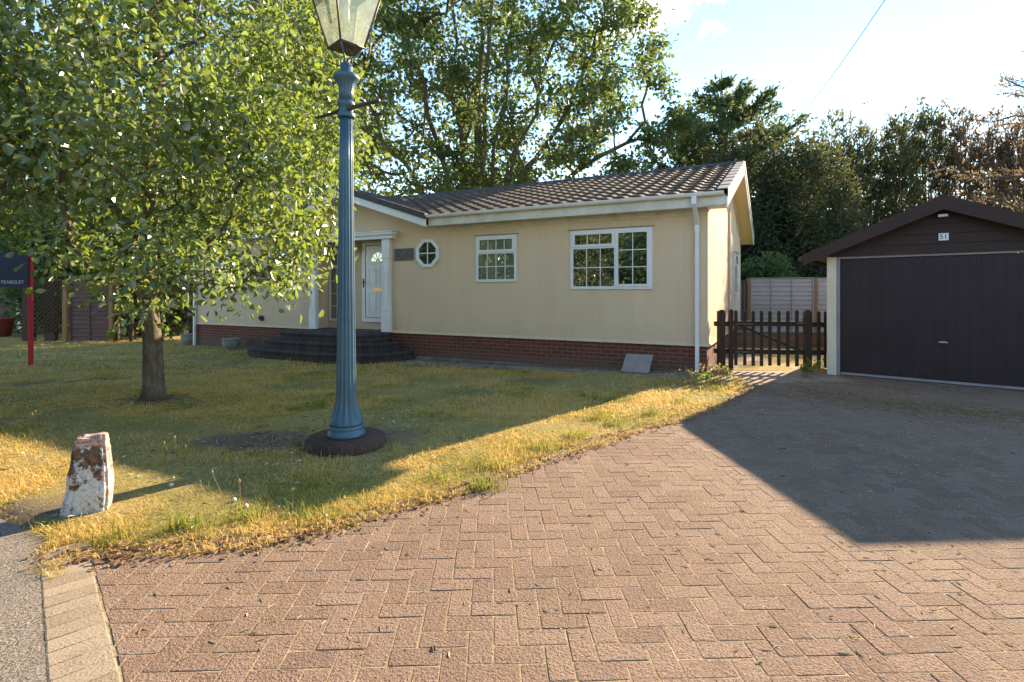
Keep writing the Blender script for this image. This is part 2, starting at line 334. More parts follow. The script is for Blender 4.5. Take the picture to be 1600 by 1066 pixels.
# ------------------------------------------------------------------ mesh helpers
class MB:
    def __init__(s): s.v = []; s.f = []; s.sm = []
    def add(s, vs, fs, smooth=False):
        o = len(s.v); s.v += [tuple(p) for p in vs]; s.f += [tuple(i + o for i in f) for f in fs]; s.sm += [smooth] * len(fs); return s
    def box(s, a, b, rot=None, at=None):
        x0, y0, z0 = a; x1, y1, z1 = b
        vs = [Vector(p) for p in ((x0, y0, z0), (x1, y0, z0), (x1, y1, z0), (x0, y1, z0), (x0, y0, z1), (x1, y0, z1), (x1, y1, z1), (x0, y1, z1))]
        if rot is not None: vs = [rot @ p for p in vs]
        if at is not None: vs = [p + Vector(at) for p in vs]
        return s.add(vs, [(0, 3, 2, 1), (4, 5, 6, 7), (0, 1, 5, 4), (1, 2, 6, 5), (2, 3, 7, 6), (3, 0, 4, 7)])
    def prism(s, poly, e):
        """poly: list of 3-D points (flat), extruded by vector e"""
        n = len(poly); e = Vector(e); a = [Vector(p) for p in poly]; b = [p + e for p in a]
        nrm = Vector((0, 0, 0))
        for i in range(n): nrm += a[i].cross(a[(i + 1) % n])
        fs = [tuple(range(n)), tuple(range(2 * n - 1, n - 1, -1))] + [(i + n, (i + 1) % n + n, (i + 1) % n, i) for i in range(n)]
        if nrm.dot(e) > 0: fs = [tuple(reversed(f)) for f in fs]
        return s.add(a + b, fs)
    def lathe(s, prof, n=24, at=(0, 0, 0), flute=None, caps=True):
        vs = []; fs = []
        for k, (r, z) in enumerate(prof):
            for i in range(n):
                t = 2 * math.pi * i / n
                rr = r * (1 - (flute[0][k] * (0.5 - 0.5 * math.cos(flute[1] * t)) ** 0.7 if flute else 0))
                vs.append((at[0] + rr * math.cos(t), at[1] + rr * math.sin(t), at[2] + z))
        for k in range(len(prof) - 1):
            for i in range(n):
                j = (i + 1) % n; fs.append((k * n + i, k * n + j, (k + 1) * n + j, (k + 1) * n + i))
        s.add(vs, fs, True)
        if caps:
            o = len(s.v) - len(vs)
            s.f.append(tuple(o + i for i in reversed(range(n)))); s.f.append(tuple(o + (len(prof) - 1) * n + i for i in range(n))); s.sm += [False, False]
        return s
    def tube(s, pts, rad, n=6, cap=True):
        pts = [Vector(p) for p in pts]
        if not hasattr(rad, '__len__'): rad = [rad] * len(pts)
        vs = []; fs = []; up = None
        for i, p in enumerate(pts):
            d = (pts[min(i + 1, len(pts) - 1)] - pts[max(i - 1, 0)])
            d = d.normalized() if d.length > 1e-9 else Vector((0, 0, 1))
            if up is None: up = d.orthogonal().normalized()
            up = (up - d * up.dot(d)); up = up.normalized() if up.length > 1e-6 else d.orthogonal().normalized()
            w = d.cross(up)
            for k in range(n):
                t = 2 * math.pi * k / n; vs.append(p + (up * math.cos(t) + w * math.sin(t)) * rad[i])
        for i in range(len(pts) - 1):
            for k in range(n):
                j = (k + 1) % n; fs.append((i * n + k, i * n + j, (i + 1) * n + j, (i + 1) * n + k))
        if cap: fs += [tuple(reversed(range(n))), tuple((len(pts) - 1) * n + k for k in range(n))]
        return s.add(vs, fs, True)
    def build(s, name, mat, parent=None, bevel=0.0):
        me = bpy.data.meshes.new(name); me.from_pydata(s.v, [], s.f); me.update()
        me.polygons.foreach_set('use_smooth', s.sm)
        me.materials.append(mat)
        o = bpy.data.objects.new(name, me); COL.objects.link(o)
        if parent: o.parent = parent
        if bevel:
            m = o.modifiers.new('edge', 'BEVEL'); m.width = bevel; m.segments = 2; m.limit_method = 'ANGLE'
        return o

def np_mesh(name, V, F, mat, parent=None, smooth=False, attr=None):
    """V (n,3), F (m,k) arrays -> object"""
    me = bpy.data.meshes.new(name); k = F.shape[1]
    me.vertices.add(len(V)); me.vertices.foreach_set('co', np.ascontiguousarray(V, dtype=np.float32).ravel())
    me.loops.add(F.size); me.loops.foreach_set('vertex_index', np.ascontiguousarray(F, dtype=np.int32).ravel())
    me.polygons.add(len(F)); me.polygons.foreach_set('loop_start', np.arange(0, F.size, k, dtype=np.int32))
    me.polygons.foreach_set('loop_total', np.full(len(F), k, dtype=np.int32))
    me.polygons.foreach_set('use_smooth', np.full(len(F), smooth, dtype=bool))
    if attr:
        for nm, val in attr.items():
            a = me.attributes.new(nm, 'FLOAT', 'POINT'); a.data.foreach_set('value', np.ascontiguousarray(val, dtype=np.float32))
    me.update(calc_edges=True); me.validate()
    me.materials.append(mat)
    o = bpy.data.objects.new(name, me); COL.objects.link(o)
    if parent: o.parent = parent
    return o

def tag(o, label=None, cat=None, group=None, kind=None):
    if label: o['label'] = label
    if cat: o['category'] = cat
    if group: o['group'] = group
    if kind: o['kind'] = kind
    return o
def thing(name, label, cat, loc=(0, 0, 0), rz=0.0, group=None):
    o = bpy.data.objects.new(name, None); COL.objects.link(o); o.location = loc; o.rotation_euler = (0, 0, rz)
    o.empty_display_size = 0.2
    return tag(o, label, cat, group)
def text(name, body, size, mat, parent, loc, rot, ext=0.002, align='CENTER'):
    cu = bpy.data.curves.new(name, 'FONT'); cu.body = body; cu.size = size; cu.extrude = ext; cu.align_x = align; cu.align_y = 'CENTER'
    t = bpy.data.objects.new(name + '_tmp', cu); COL.objects.link(t)
    me = bpy.data.meshes.new_from_object(t.evaluated_get(bpy.context.evaluated_depsgraph_get()))
    bpy.data.objects.remove(t); bpy.data.curves.remove(cu)
    me.name = name; me.materials.clear(); me.materials.append(mat)
    o = bpy.data.objects.new(name, me); COL.objects.link(o); o.parent = parent; o.location = loc; o.rotation_euler = rot
    return o

def sstep(x): x = np.clip(x, 0, 1); return x * x * (3 - 2 * x)
def gz(X, Y):
    """height of the ground"""
    X = np.asarray(X, float); Y = np.asarray(Y, float)
    return -0.016 * np.clip(Y - 5, 0, 14) * sstep((4 - X) / 5)
def vnoise(X, Y, s, seed=0):
    """cheap smooth value noise, 0..1"""
    X = np.asarray(X, float) * s + 131.7 + seed * 17.3; Y = np.asarray(Y, float) * s + 71.9 + seed * 29.1
    xi = np.floor(X); yi = np.floor(Y); fx = X - xi; fy = Y - yi
    h = lambda a, b: np.modf(np.abs(np.sin(a * 127.1 + b * 311.7 + seed) * 43758.5453))[0]
    fx = fx * fx * (3 - 2 * fx); fy = fy * fy * (3 - 2 * fy)
    return (h(xi, yi) * (1 - fx) + h(xi + 1, yi) * fx) * (1 - fy) + (h(xi, yi + 1) * (1 - fx) + h(xi + 1, yi + 1) * fx) * fy
def inpoly(X, Y, P):
    X = np.asarray(X); Y = np.asarray(Y); r = np.zeros(X.shape, bool); n = len(P)
    for i in range(n):
        x0, y0 = P[i]; x1, y1 = P[(i + 1) % n]
        if y0 == y1: continue
        r ^= ((y0 > Y) != (y1 > Y)) & (X < (x1 - x0) * (Y - y0) / (y1 - y0) + x0)
    return r
def polydist(X, Y, line):
    d = np.full(np.shape(X), 1e9)
    for (x0, y0), (x1, y1) in zip(line[:-1], line[1:]):
        dx, dy = x1 - x0, y1 - y0; t = np.clip(((X - x0) * dx + (Y - y0) * dy) / (dx * dx + dy * dy), 0, 1)
        d = np.minimum(d, np.hypot(X - x0 - t * dx, Y - y0 - t * dy))
    return d

# ------------------------------------------------------------------ the ground plan (metres, camera foot at 0,0)
HO = Vector((3.4, 9.21, 0)); HR = R(-27.3)                                # house corner and turn
HX = Vector((math.cos(HR), math.sin(HR), 0)); HY = Vector((-math.sin(HR), math.cos(HR), 0))
def hw(x, y): p = HO + HX * x + HY * y; return (p.x, p.y)
LAWN_EDGE = [(-2.42, 2.84), (-2.02, 2.86), (-1.5, 2.98), (-1.2, 3.10), (-0.70, 3.50), (-0.25, 3.87), (0.52, 4.70), (1.15, 5.30), (1.86, 5.90), (2.7, 6.75), (3.45, 7.70), (3.70, 8.35)]
KERB_R = (-1.45, 2.02); KDIR = Vector((-0.68, 0.735, 0)).normalized()
KA = Vector((-2.17, 2.74, 0))                                            # the kerb's right-hand line passes here
DRIVE = LAWN_EDGE + [(3.75, 9.45), (5.5, 9.3), (8.3, 6.75), (12, 3), (12, -6), (5.5, -6), (-2.17 + 0.68 * 5.5, 2.74 - 0.735 * 5.5)]
KN = Vector((-KDIR.y, KDIR.x, 0))                                        # points left, to the road
if KN.x > 0: KN = -KN
ROAD = [tuple((KA + KN * 0.199 + KDIR * t)[:2]) for t in (-9, 0.35)] + [(-2.62, 3.02), (-2.95, 3.18), (-3.5, 3.45), (-5.0, 4.6), (-9, 8.5), (-14, 13), (-19, 9), (-6, -5)]
KERB = [tuple((KA + KN * a + KDIR * t)[:2]) for a, t in ((-0.02, -9), (0.1985, -9), (0.1985, 0.35), (-0.02, 0.35))]

def soil_at(X, Y):
    a = np.exp(-(((X + 2.35) / 0.75) ** 2 + ((Y - 5.05) / 0.38) ** 2))
    a = np.maximum(a, 0.7 * np.exp(-(((X + 1.5) / 0.85) ** 2 + ((Y - 5.1) / 0.7) ** 2)))
    a = np.maximum(a, 0.9 * np.exp(-(np.hypot(X + 4.8, Y - 7.1) / 0.45) ** 2))
    pth = [(-11.5, 7.0), (-7.8, 8.35), (-6.2, 9.3), (-4.6, 10.7)]
    a = np.maximum(a, 0.55 * np.exp(-(polydist(X, Y, pth) / 0.30) ** 2))
    e = polydist(X, Y, LAWN_EDGE[:-1])
    a = np.maximum(a, 0.75 * np.exp(-(e / 0.10) ** 2))
    a = np.maximum(a, 0.65 * np.exp(-(np.hypot(X + 3.1, Y - 3.3) / 0.5) ** 2))
    return a

xs = np.unique(np.concatenate([np.linspace(-400, -30, 14), np.linspace(-30, -8, 30), np.arange(-8, 6, 0.12), np.linspace(6, 30, 30), np.linspace(30, 400, 14)]))
ys = np.unique(np.concatenate([np.linspace(-300, -12, 12), np.linspace(-12, 0, 12), np.arange(0, 12, 0.12), np.linspace(12, 40, 40), np.linspace(40, 600, 16)]))
GX, GY = np.meshgrid(xs, ys); Z = gz(GX, GY) + (vnoise(GX, GY, 1.3) - 0.5) * 0.03 * (np.hypot(GX, GY) < 40)
paved = inpoly(GX, GY, DRIVE) | inpoly(GX, GY, ROAD) | inpoly(GX, GY, KERB)
for ddx, ddy in ((.13, 0), (-.13, 0), (0, .13), (0, -.13)):
    paved |= inpoly(GX + ddx, GY + ddy, KERB) & ((GX - KA.x) * KDIR.x + (GY - KA.y) * KDIR.y < 0.30)
Z = np.where(paved, -0.10, Z)
Z = np.where(~paved & (polydist(GX, GY, LAWN_EDGE[:-1]) < 0.25), np.minimum(Z, 0.0) , Z)
nx = len(xs); idx = np.arange(GX.size).reshape(GX.shape)
F = np.stack([idx[:-1, :-1], idx[:-1, 1:], idx[1:, 1:], idx[1:, :-1]], -1).reshape(-1, 4)
ground = np_mesh('ground', np.stack([GX, GY, Z], -1).reshape(-1, 3), F, M['ground'], smooth=True, attr={'soil': soil_at(GX, GY).ravel()})
tag(ground, kind='structure')

def sheet(name, poly, z, mat, depth=0.06):
    mb = MB(); mb.prism([(x, y, z - depth) for x, y in poly], (0, 0, depth)); return tag(mb.build(name, mat), kind='structure')
sheet('driveway_bed', DRIVE, -0.0019, M['jointsand'])
sheet('kerb_bed', KERB, -0.0040, M['jointsand'])
sheet('road', ROAD, -0.003, M['asphalt'], 0.05)

# herringbone block paving
rng = np.random.default_rng(5)
def clip(poly, line):
    """keep the part of poly on the side of line = (point, normal) that the normal points away from"""
    (px, py), (nx_, ny_) = line; out = []
    for k in range(len(poly)):
        a, b = poly[k], poly[(k + 1) % len(poly)]
        da = (a[0] - px) * nx_ + (a[1] - py) * ny_; db = (b[0] - px) * nx_ + (b[1] - py) * ny_
        if da <= 0: out.append(a)
        if (da < 0 < db) or (db < 0 < da): t = da / (da - db); out.append((a[0] + (b[0] - a[0]) * t, a[1] + (b[1] - a[1]) * t))
    return out
def paver_blocks(rects, rot, name, mat, jig=0.0008, inset=0.0050, tilt=0.003, cut=None):
    """rects: (cx, cy, w, h) in the rotated frame -> worn blocks with eased edges, cut along a line where asked"""
    c, s = math.cos(rot), math.sin(rot); mb = MB()
    for (cx, cy, w, h) in rects:
        zt = float(np.clip(rng.normal(0, jig), -0.0005, 0.0012)); a, b = rng.normal(0, tilt, 2); th = rng.normal(0, 0.008)
        poly = []
        for sx, sy in ((-1, -1), (1, -1), (1, 1), (-1, 1)):
            x, y = sx * w / 2, sy * h / 2
            for (ex, ey) in ((0.006 * -sx, 0), (0, 0.006 * -sy)) if sx * sy < 0 else ((0, 0.006 * -sy), (0.006 * -sx, 0)):
                X, Y = x + ex + rng.normal(0, 0.0006), y + ey + rng.normal(0, 0.0006); X, Y = X - th * Y, Y + th * X
                poly.append((c * (cx + X) - s * (cy + Y), s * (cx + X) + c * (cy + Y)))
        if cut: poly = clip(poly, cut)
        if len(poly) < 3: continue
        n = len(poly); mx_, my_ = sum(q[0] for q in poly) / n, sum(q[1] for q in poly) / n; vs = []
        for (ins, z) in ((0.0, -0.05), (0.0, -0.0022), (inset, 0.0)):
            for (x, y) in poly:
                dx, dy = x - mx_, y - my_; k = max(0.0, 1 - ins / max(1e-4, math.hypot(dx, dy)) * 1.3)
                vs.append((mx_ + dx * k, my_ + dy * k, z + (zt + a * dx + b * dy if z > -0.04 else 0)))
        mb.add(vs, [(o_ + k, o_ + (k + 1) % n, o_ + n + (k + 1) % n, o_ + n + k) for o_ in (0, n) for k in range(n)] + [tuple(range(2 * n, 3 * n))])
    return tag(mb.build(name, mat), kind='structure')
rot = R(2.0); cR, sR = math.cos(-rot), math.sin(-rot)
inner = [(x, y) for x, y in DRIVE]
rects = []
for i in range(-60, 125):
    for j in range(-5, 105):
        m = (i - j) % 4
        if m == 0: cx, cy, w, h = (i + 1) * 0.1, (j + 0.5) * 0.1, 0.1972, 0.0972
        elif m == 3: cx, cy, w, h = (i + 0.5) * 0.1, (j + 1) * 0.1, 0.0972, 0.1972
        else: continue
        rects.append((cx, cy, w, h))
rects = np.array(rects)
wx = rects[:, 0] * math.cos(rot) - rects[:, 1] * math.sin(rot); wy = rects[:, 0] * math.sin(rot) + rects[:, 1] * math.cos(rot)
keep = inpoly(wx, wy, DRIVE) & (wy > -0.6) & (wx < 11)
side = (wx - KA.x) * KN.x + (wy - KA.y) * KN.y                           # distance to the kerb's right line
keep &= (side < 0.09) & (polydist(wx, wy, LAWN_EDGE) > 0.0)
gate_zone = (wy > 8.25 + (wx - 4.0) * 0.05) & (wx < 5.45)
paver_blocks(rects[keep & ~gate_zone], rot, 'driveway', M['paver'], cut=((KA.x - KN.x * 0.004, KA.y - KN.y * 0.004), (KN.x, KN.y)))
# buff kerb setts between road and drive
kr = math.atan2(KDIR.y, KDIR.x)
kc, ks = math.cos(-kr), math.sin(-kr)
p0 = KA + KN * 0.1; l0 = (kc * p0.x - ks * p0.y, ks * p0.x + kc * p0.y)
paver_blocks([(l0[0] + t * 0.1, l0[1], 0.0945, 0.195) for t in range(-45, 4)], kr, 'kerb_setts', M['kerb'], 0.0008)
# slab path through the gate
paver_blocks([(3.55 + 0.45 * i + 0.22, 8.40 + 0.45 * j + 0.2, 0.44, 0.44) for i in range(4) for j in range(8) if not (j < 1 and i < 0)], R(0), 'gate_path', M['pathslab'], 0.003, tilt=0.004)

# concrete path and plinth along the house front
mb = MB()
for x0 in np.arange(-6.15, 0.2, 0.6):
    z0 = float(gz(*hw(x0 + 0.3, -0.5))) + 0.012 + rng.normal(0, 0.003)
    mb.box((x0 + 0.004, -0.72, z0 - 0.08), (x0 + 0.596, -0.13, z0))
o = mb.build('house_path', M['concrete']); o.location = HO; o.rotation_euler = (0, 0, HR); tag(o, kind='structure')

# ------------------------------------------------------------------ the bungalow (local x runs right along the front, y runs back)
H = thing('bungalow', 'cream rendered bungalow with brown tiled roof and red brick skirting', 'house', HO, HR)
HL, HD = 14.48, 7.46
ZB, ZE = 0.47, 2.86                                                      # brick top, soffit
PITCH = 0.33; YE = -0.33; ZR0 = 3.07                                      # roof plane: z = ZR0 + PITCH*(y-YE)
YM = HD / 2; ZRIDGE = ZR0 + PITCH * (YM - YE)
GXc, GW = -8.35, 2.62; GZ = 3.92; GS = (GZ - ZR0) / GW                   # cross gable centre, half width, ridge height
mb = MB()
T = 0.12; RX0, RX1, RZ = -9.56, -7.02, 2.70
def wallgrid(mb, x0, x1, z0, z1, holes, y0, y1):
    xs_ = sorted({x0, x1, *[h[0] for h in holes], *[h[1] for h in holes]}); zs_ = sorted({z0, z1, *[h[2] for h in holes], *[h[3] for h in holes]})
    for a, b in zip(xs_[:-1], xs_[1:]):
        for c, d in zip(zs_[:-1], zs_[1:]):
            if any(h[0] <= (a + b) / 2 <= h[1] and h[2] <= (c + d) / 2 <= h[3] for h in holes): continue
            mb.box((a, y0, c), (b, y1, d))
wallgrid(mb, -HL, 0, ZB, 3.0, [(RX0, RX1, ZB, RZ)], 0, T)
mb.prism([(GXc - GW + 0.1, 0, 3.0), (GXc + GW - 0.1, 0, 3.0), (GXc, 0, GZ - 0.09)], (0, T, 0))
# porch recess
mb.box((RX0 - 0.1, 0.5, ZB), (RX1 + 0.1, 0.6, RZ)); mb.box((RX0 - 0.1, T, ZB), (RX0, 0.5, RZ)); mb.box((RX1, T, ZB), (RX1 + 0.1, 0.5, RZ)); mb.box((RX0 - 0.1, T, RZ), (RX1 + 0.1, 0.6, RZ + 0.1))
# gable end walls and back
gp = lambda x: [(x, T, ZB), (x, HD, ZB), (x, HD, 3.0), (x, YM, ZRIDGE - 0.12), (x, T, 3.0)]
mb.prism(gp(0), (-T, 0, 0)); mb.prism(gp(-HL), (T, 0, 0)); mb.box((-HL + T, HD - T, ZB), (-T, HD, 3.0))
mb.build('wall', M['render'], H)
mb = MB()
mb.box((-HL + 0.02, 0.02, -0.45), (-0.02, 0.12, ZB)); mb.box((-0.12, 0.12, -0.45), (-0.02, HD - 0.02, ZB)); mb.box((-HL + 0.02, 0.12, -0.45), (-HL + 0.12, HD - 0.02, ZB)); mb.box((-HL + .12, HD - .12, -.45), (-.12, HD - .02, ZB))
mb.build('brick_skirting', M['brick'], H)
mb = MB(); mb.box((-6.2, -0.12, -0.45), (0.02, 0.019, -0.05)); mb.build('concrete_footing', M['concrete'], H)
# drip bead above the brick
mb = MB(); mb.prism([(0.02, -0.028, ZB - 0.012), (0.02, -0.001, ZB + 0.045), (0.02, -0.001, ZB - 0.012)], (-(abs(RX1) + 0.02), 0, 0))
mb.prism([(RX0, -0.028, ZB - 0.012), (RX0, -0.001, ZB + 0.045), (RX0, -0.001, ZB - 0.012)], (-(HL - abs(RX0)), 0, 0))
mb.prism([(0.028, 0.0, ZB - 0.012), (0.001, 0.0, ZB + 0.045), (0.001, 0.0, ZB - 0.012)], (0, HD, 0))
mb.build('drip_bead', M['render'], H)
# panel joint covers
mb = MB(); mb.box((0.001, YM - 0.06, ZB + 0.046), (0.05, YM + 0.06, ZRIDGE - 0.25))
mb.build('joint_cover', M['render'], H)

# roof: stepped, rolled tiles as real geometry
XR0, XR1 = -HL - 0.33, 0.33
def tile_slope(side):
    ncourse = 13; L = (YM - YE) / ncourse; dx = 0.0375; nxx = int((XR1 - XR0) / dx)
    X = XR0 + np.arange(nxx + 1) * dx
    ph = (X / 0.30) % 1.0
    prof = 0.030 * np.where(ph < 0.5, np.sin(ph * 2 * np.pi) ** 0.8 if False else np.sin(np.clip(ph, 0, .5) * 2 * np.pi), -0.25 * np.sin(np.clip(ph - .5, 0, .5) * 2 * np.pi))
    V = []; F = []; o = 0
    for k in range(ncourse):
        rows = [(k * L - 0.03, -0.005), (k * L - 0.03, 0.032), (k * L + L - 0.02, 0.0)]
        stag = 0.5 * (k % 2) * 0
        for (d, lift) in rows:
            y = YE + d; z = ZR0 + PITCH * d + lift
            yy = np.full(nxx + 1, y if side > 0 else 2 * YM - y)
            V.append(np.stack([X, yy, z + prof + rng.normal(0, 0.0015, nxx + 1)], 1))
        for r in range(2):
            a = o + r * (nxx + 1) + np.arange(nxx); b = a + nxx + 1
            q = np.stack([a, a + 1, b + 1, b], 1)
            F.append(q if side > 0 else q[:, ::-1])
        o += 3 * (nxx + 1)
    V = np.concatenate(V); F = np.concatenate(F)
    if side > 0:   # opened where the cross gable's roof covers it
        c = V[F].mean(1); cover = (GZ - GS * np.abs(c[:, 0] - GXc)) > ZR0 + PITCH * (c[:, 1] - YE) + 0.05
        F = F[~cover]
    return V, F
Va, Fa = tile_slope(1); Vb, Fb = tile_slope(-1)
roof = np_mesh('roof', np.concatenate([Va, Vb]), np.concatenate([Fa, Fb + len(Va)]), M['tile'], H)
# ridge tiles
mb = MB(); k = 0; x = XR0
while x < XR1 - 0.05:
    e = min(x + 0.45, XR1); r = 0.10 + (0.004 if k % 2 else 0)
    mb.prism([(x, YM + r * math.cos(t) * 1.25, ZRIDGE - 0.015 + r * 0.75 * math.sin(t)) for t in np.linspace(-0.15, math.pi + 0.15, 9)], (e - x, 0, 0)); x = e; k += 1
mb.build('ridge_tiles', M['dark_verge'], roof)
# cross gable roof
def slope_strip(sgn):
    V = []; F = []; nc = 8; o = 0; L = GW / nc; ylast = YE + (GZ - ZR0) / PITCH + 0.25
    Y = np.arange(-0.42, ylast, 0.0375); ph = (Y / 0.3) % 1; prof = 0.022 * np.sin(ph * 2 * np.pi)
    for k in range(nc):
        for (d, lift) in ((k * L - 0.02, 0.0), (k * L - 0.02, 0.03), (k * L + L - 0.01, 0.0)):
            V.append(np.stack([np.full(len(Y), GXc + sgn * (GW - d)), Y, ZR0 + GS * d + lift + prof], 1))
        for r in range(2):
            a = o + r * len(Y) + np.arange(len(Y) - 1); b = a + len(Y); q = np.stack([a, a + 1, b + 1, b], 1); F.append(q if sgn < 0 else q[:, ::-1])
        o += 3 * len(Y)
    return np.concatenate(V), np.concatenate(F)
V1, F1 = slope_strip(1); V2, F2 = slope_strip(-1)
np_mesh('gable_tiles', np.concatenate([V1, V2]), np.concatenate([F1, F2 + len(V1)]), M['tile'], roof)
mb = MB(); mb.prism([(GXc + .12 * math.cos(t), -0.40, GZ - 0.01 + 0.07 * math.sin(t)) for t in np.linspace(-.15, math.pi + .15, 9)], (0, 2.75, 0)); mb.build('ridge_tiles', M['dark_verge'], roof)
# dark verge capping along the cross gable and white barge board beneath it
for sgn in (1, -1):
    a = (GXc, 0, GZ + 0.045); b = (GXc + sgn * (GW + 0.02), 0, ZR0 + 0.04)
    mb = MB(); mb.prism([(a[0], -0.45, a[2]), (b[0], -0.45, b[2]), (b[0], -0.45, b[2] - 0.13), (a[0], -0.45, a[2] - 0.13)], (0, 0.16, 0)); mb.build('verge_cap', M['dark_verge'], roof)
    mb = MB(); mb.prism([(a[0], -0.42, a[2] - 0.131), (b[0], -0.42, b[2] - 0.131), (b[0], -0.42, b[2] - 0.29), (a[0], -0.42, a[2] - 0.29)], (0, 0.025, 0)); mb.build('barge_board', M['white'], roof)
    mb = MB(); mb.prism([(a[0], -0.394, a[2] - 0.25), (b[0], -0.394, b[2] - 0.25), (b[0], -0.394, b[2] - 0.27), (a[0], -0.394, a[2] - 0.27)], (0, 0.393, 0)); mb.build('soffit', M['offwhite'], roof)
# eaves: soffit, fascia, gutter either side of the cross gable, and along the back
def eave(x0, x1, nm='front'):
    mb = MB(); mb.box((x0, YE + 0.021, ZE), (x1, -0.001, ZE + 0.015)); mb.build('soffit', M['offwhite'], H)
    mb = MB(); mb.box((x0, YE, ZE - 0.015), (x1, YE + 0.02, ZR0 - 0.05)); mb.build('fascia', M['offwhite'], H)
    n = 9; prof = [(-0.055 * math.cos(t), -0.062 * math.sin(t)) for t in np.linspace(0, math.pi, n)]
    pin = [(-0.047 * math.cos(t), -0.054 * math.sin(t)) for t in np.linspace(math.pi, 0, n)]
    mb = MB(); mb.prism([(x0 - 0.0, YE - 0.06 + a, ZR0 + 0.0 + b) for a, b in prof + pin], (x1 - x0, 0, 0))
    g = mb.build('gutter', M['white'], H)
    for x in np.arange(x0 + 0.5, x1 - 0.2, 0.95):
        mb = MB(); mb.prism([(x, YE - 0.06 + a * 1.12, ZR0 + b * 1.12) for a, b in prof], (0.03, 0, 0)); mb.build('gutter_bracket', M['white'], g)
eave(GXc + GW + 0.03, 0.30); eave(-HL - 0.30, GXc - GW - 0.03)
# ventilation strip under the soffit
for x0, x1 in ((GXc + GW + .1, -0.02), (-HL + .02, GXc - GW - .1)):
    mb = MB(); mb.box((x0, -0.022, ZE - 0.10), (x1, -0.001, ZE - 0.002))
    for x in np.arange(x0 + 0.02, x1 - 0.08, 0.11): mb.box((x, -0.030, ZE - 0.085), (x + 0.07, -0.0225, ZE - 0.03))
    mb.build('vent_strip', M['offwhite'], H)
# right-hand and left-hand gable ends: verge tiles, barge boards, sloped soffits, dentil strip
for xo, sg in ((0.35, 1), (-HL - 0.35, -1)):
    for ys in (1, -1):
        fy = (lambda y: y) if ys == 1 else (lambda y: 2 * YM - y)
        n = 9
        mb = MB()
        for k in range(n):
            d0 = (YM - YE) * k / n; d1 = (YM - YE) * (k + 1) / n
            z0 = ZR0 + PITCH * d0 + 0.055; z1 = ZR0 + PITCH * d1 + 0.045
            mb.prism([(xo, fy(YE - 0.03 + d0), z0), (xo, fy(YE - 0.03 + d1 + 0.02), z1), (xo, fy(YE - 0.03 + d1 + 0.02), z1 - 0.14), (xo, fy(YE - 0.03 + d0), z0 - 0.14)], (0.012 * sg, 0, 0))
            mb.prism([(xo, fy(YE - 0.03 + d0), z0), (xo, fy(YE - 0.03 + d1), z1), (xo, fy(YE - 0.03 + d1), z1 - 0.015), (xo, fy(YE - 0.03 + d0), z0 - 0.015)], (-0.16 * sg, 0, 0))
        mb.build('verge_tiles', M['pale_verge'], roof)
        zz = lambda d, o: ZR0 + PITCH * d + o
        D = YM - YE
        mb = MB(); mb.prism([(xo, fy(YE - 0.01), zz(0, -0.085)), (xo, fy(YM), zz(D, -0.095)), (xo, fy(YM), zz(D, -0.26)), (xo, fy(YE - 0.01), zz(0, -0.26))], (-0.022 * sg, 0, 0)); mb.build('barge_board', M['white'], roof)
        mb = MB(); mb.prism([(xo - 0.0225 * sg, fy(YE), zz(0, -0.21)), (xo - 0.0225 * sg, fy(YM), zz(D, -0.21)), (xo - 0.0225 * sg, fy(YM), zz(D, -0.225)), (xo - 0.0225 * sg, fy(YE), zz(0, -0.225))], (-(0.35 - 0.0225) * sg, 0, 0)); mb.build('soffit', M['soffit'], roof)
        mb = MB()
        for d in np.arange(0.5, D - 0.1, 0.17):
            a = d; b = d + 0.10
            mb.prism([(xo - 0.349 * sg, fy(YE + a), zz(a, -0.226)), (xo - 0.349 * sg, fy(YE + b), zz(b, -0.226)), (xo - 0.349 * sg, fy(YE + b), zz(b, -0.31)), (xo - 0.349 * sg, fy(YE + a), zz(a, -0.31))], (0.035 * sg, 0, 0))
        mb.build('vent_strip', M['offwhite'], H)
    mb = MB(); mb.box((min(xo, xo - .33 * sg), YE, ZE - 0.015), (max(xo - 0.03 * sg, xo - .33 * sg) if sg > 0 else xo - .33 * sg, YE + 0.02, ZR0 - 0.05)) if sg < 0 else None
# boxed eave ends closing the corner
mb = MB(); mb.box((0.0, YE + 0.02, ZE - 0.012), (0.326, 0.06, ZE)); mb.build('soffit', M['offwhite'], H)
mb = MB(); mb.box((0.302, YE, ZE - 0.015), (0.326, YE + 0.02, ZR0 - .05)); mb.build('fascia', M['offwhite'], H)

# downpipes
def downpipe(x, zbot, y=-0.055):
    mb = MB(); w = 0.032
    mb.box((x - 0.04, YE - 0.115, ZR0 - 0.19), (x + 0.04, YE - 0.025, ZR0 - 0.055))
    mb.prism([(x - w, YE - 0.10, ZR0 - 0.19), (x - w, YE - 0.036, ZR0 - 0.19), (x - w, y + w, ZR0 - 0.47), (x - w, y - w, ZR0 - 0.50)], (2 * w, 0, 0))
    mb.box((x - w, y - w, zbot), (x + w, y + w, ZR0 - 0.49)); mb.box((x - w - 0.006, y - w - 0.006, ZR0 - 0.62), (x + w + 0.006, y + w - .004, ZR0 - 0.50))
    for z in (0.9, 1.9): mb.box((x - w - 0.01, y - w - 0.003, z), (x + w + 0.01, y + w + 0.02, z + 0.03))
    mb.build('downpipe', M['white'], H, 0.004)
downpipe(-0.17, -0.12); downpipe(-HL + 0.06, -0.25)

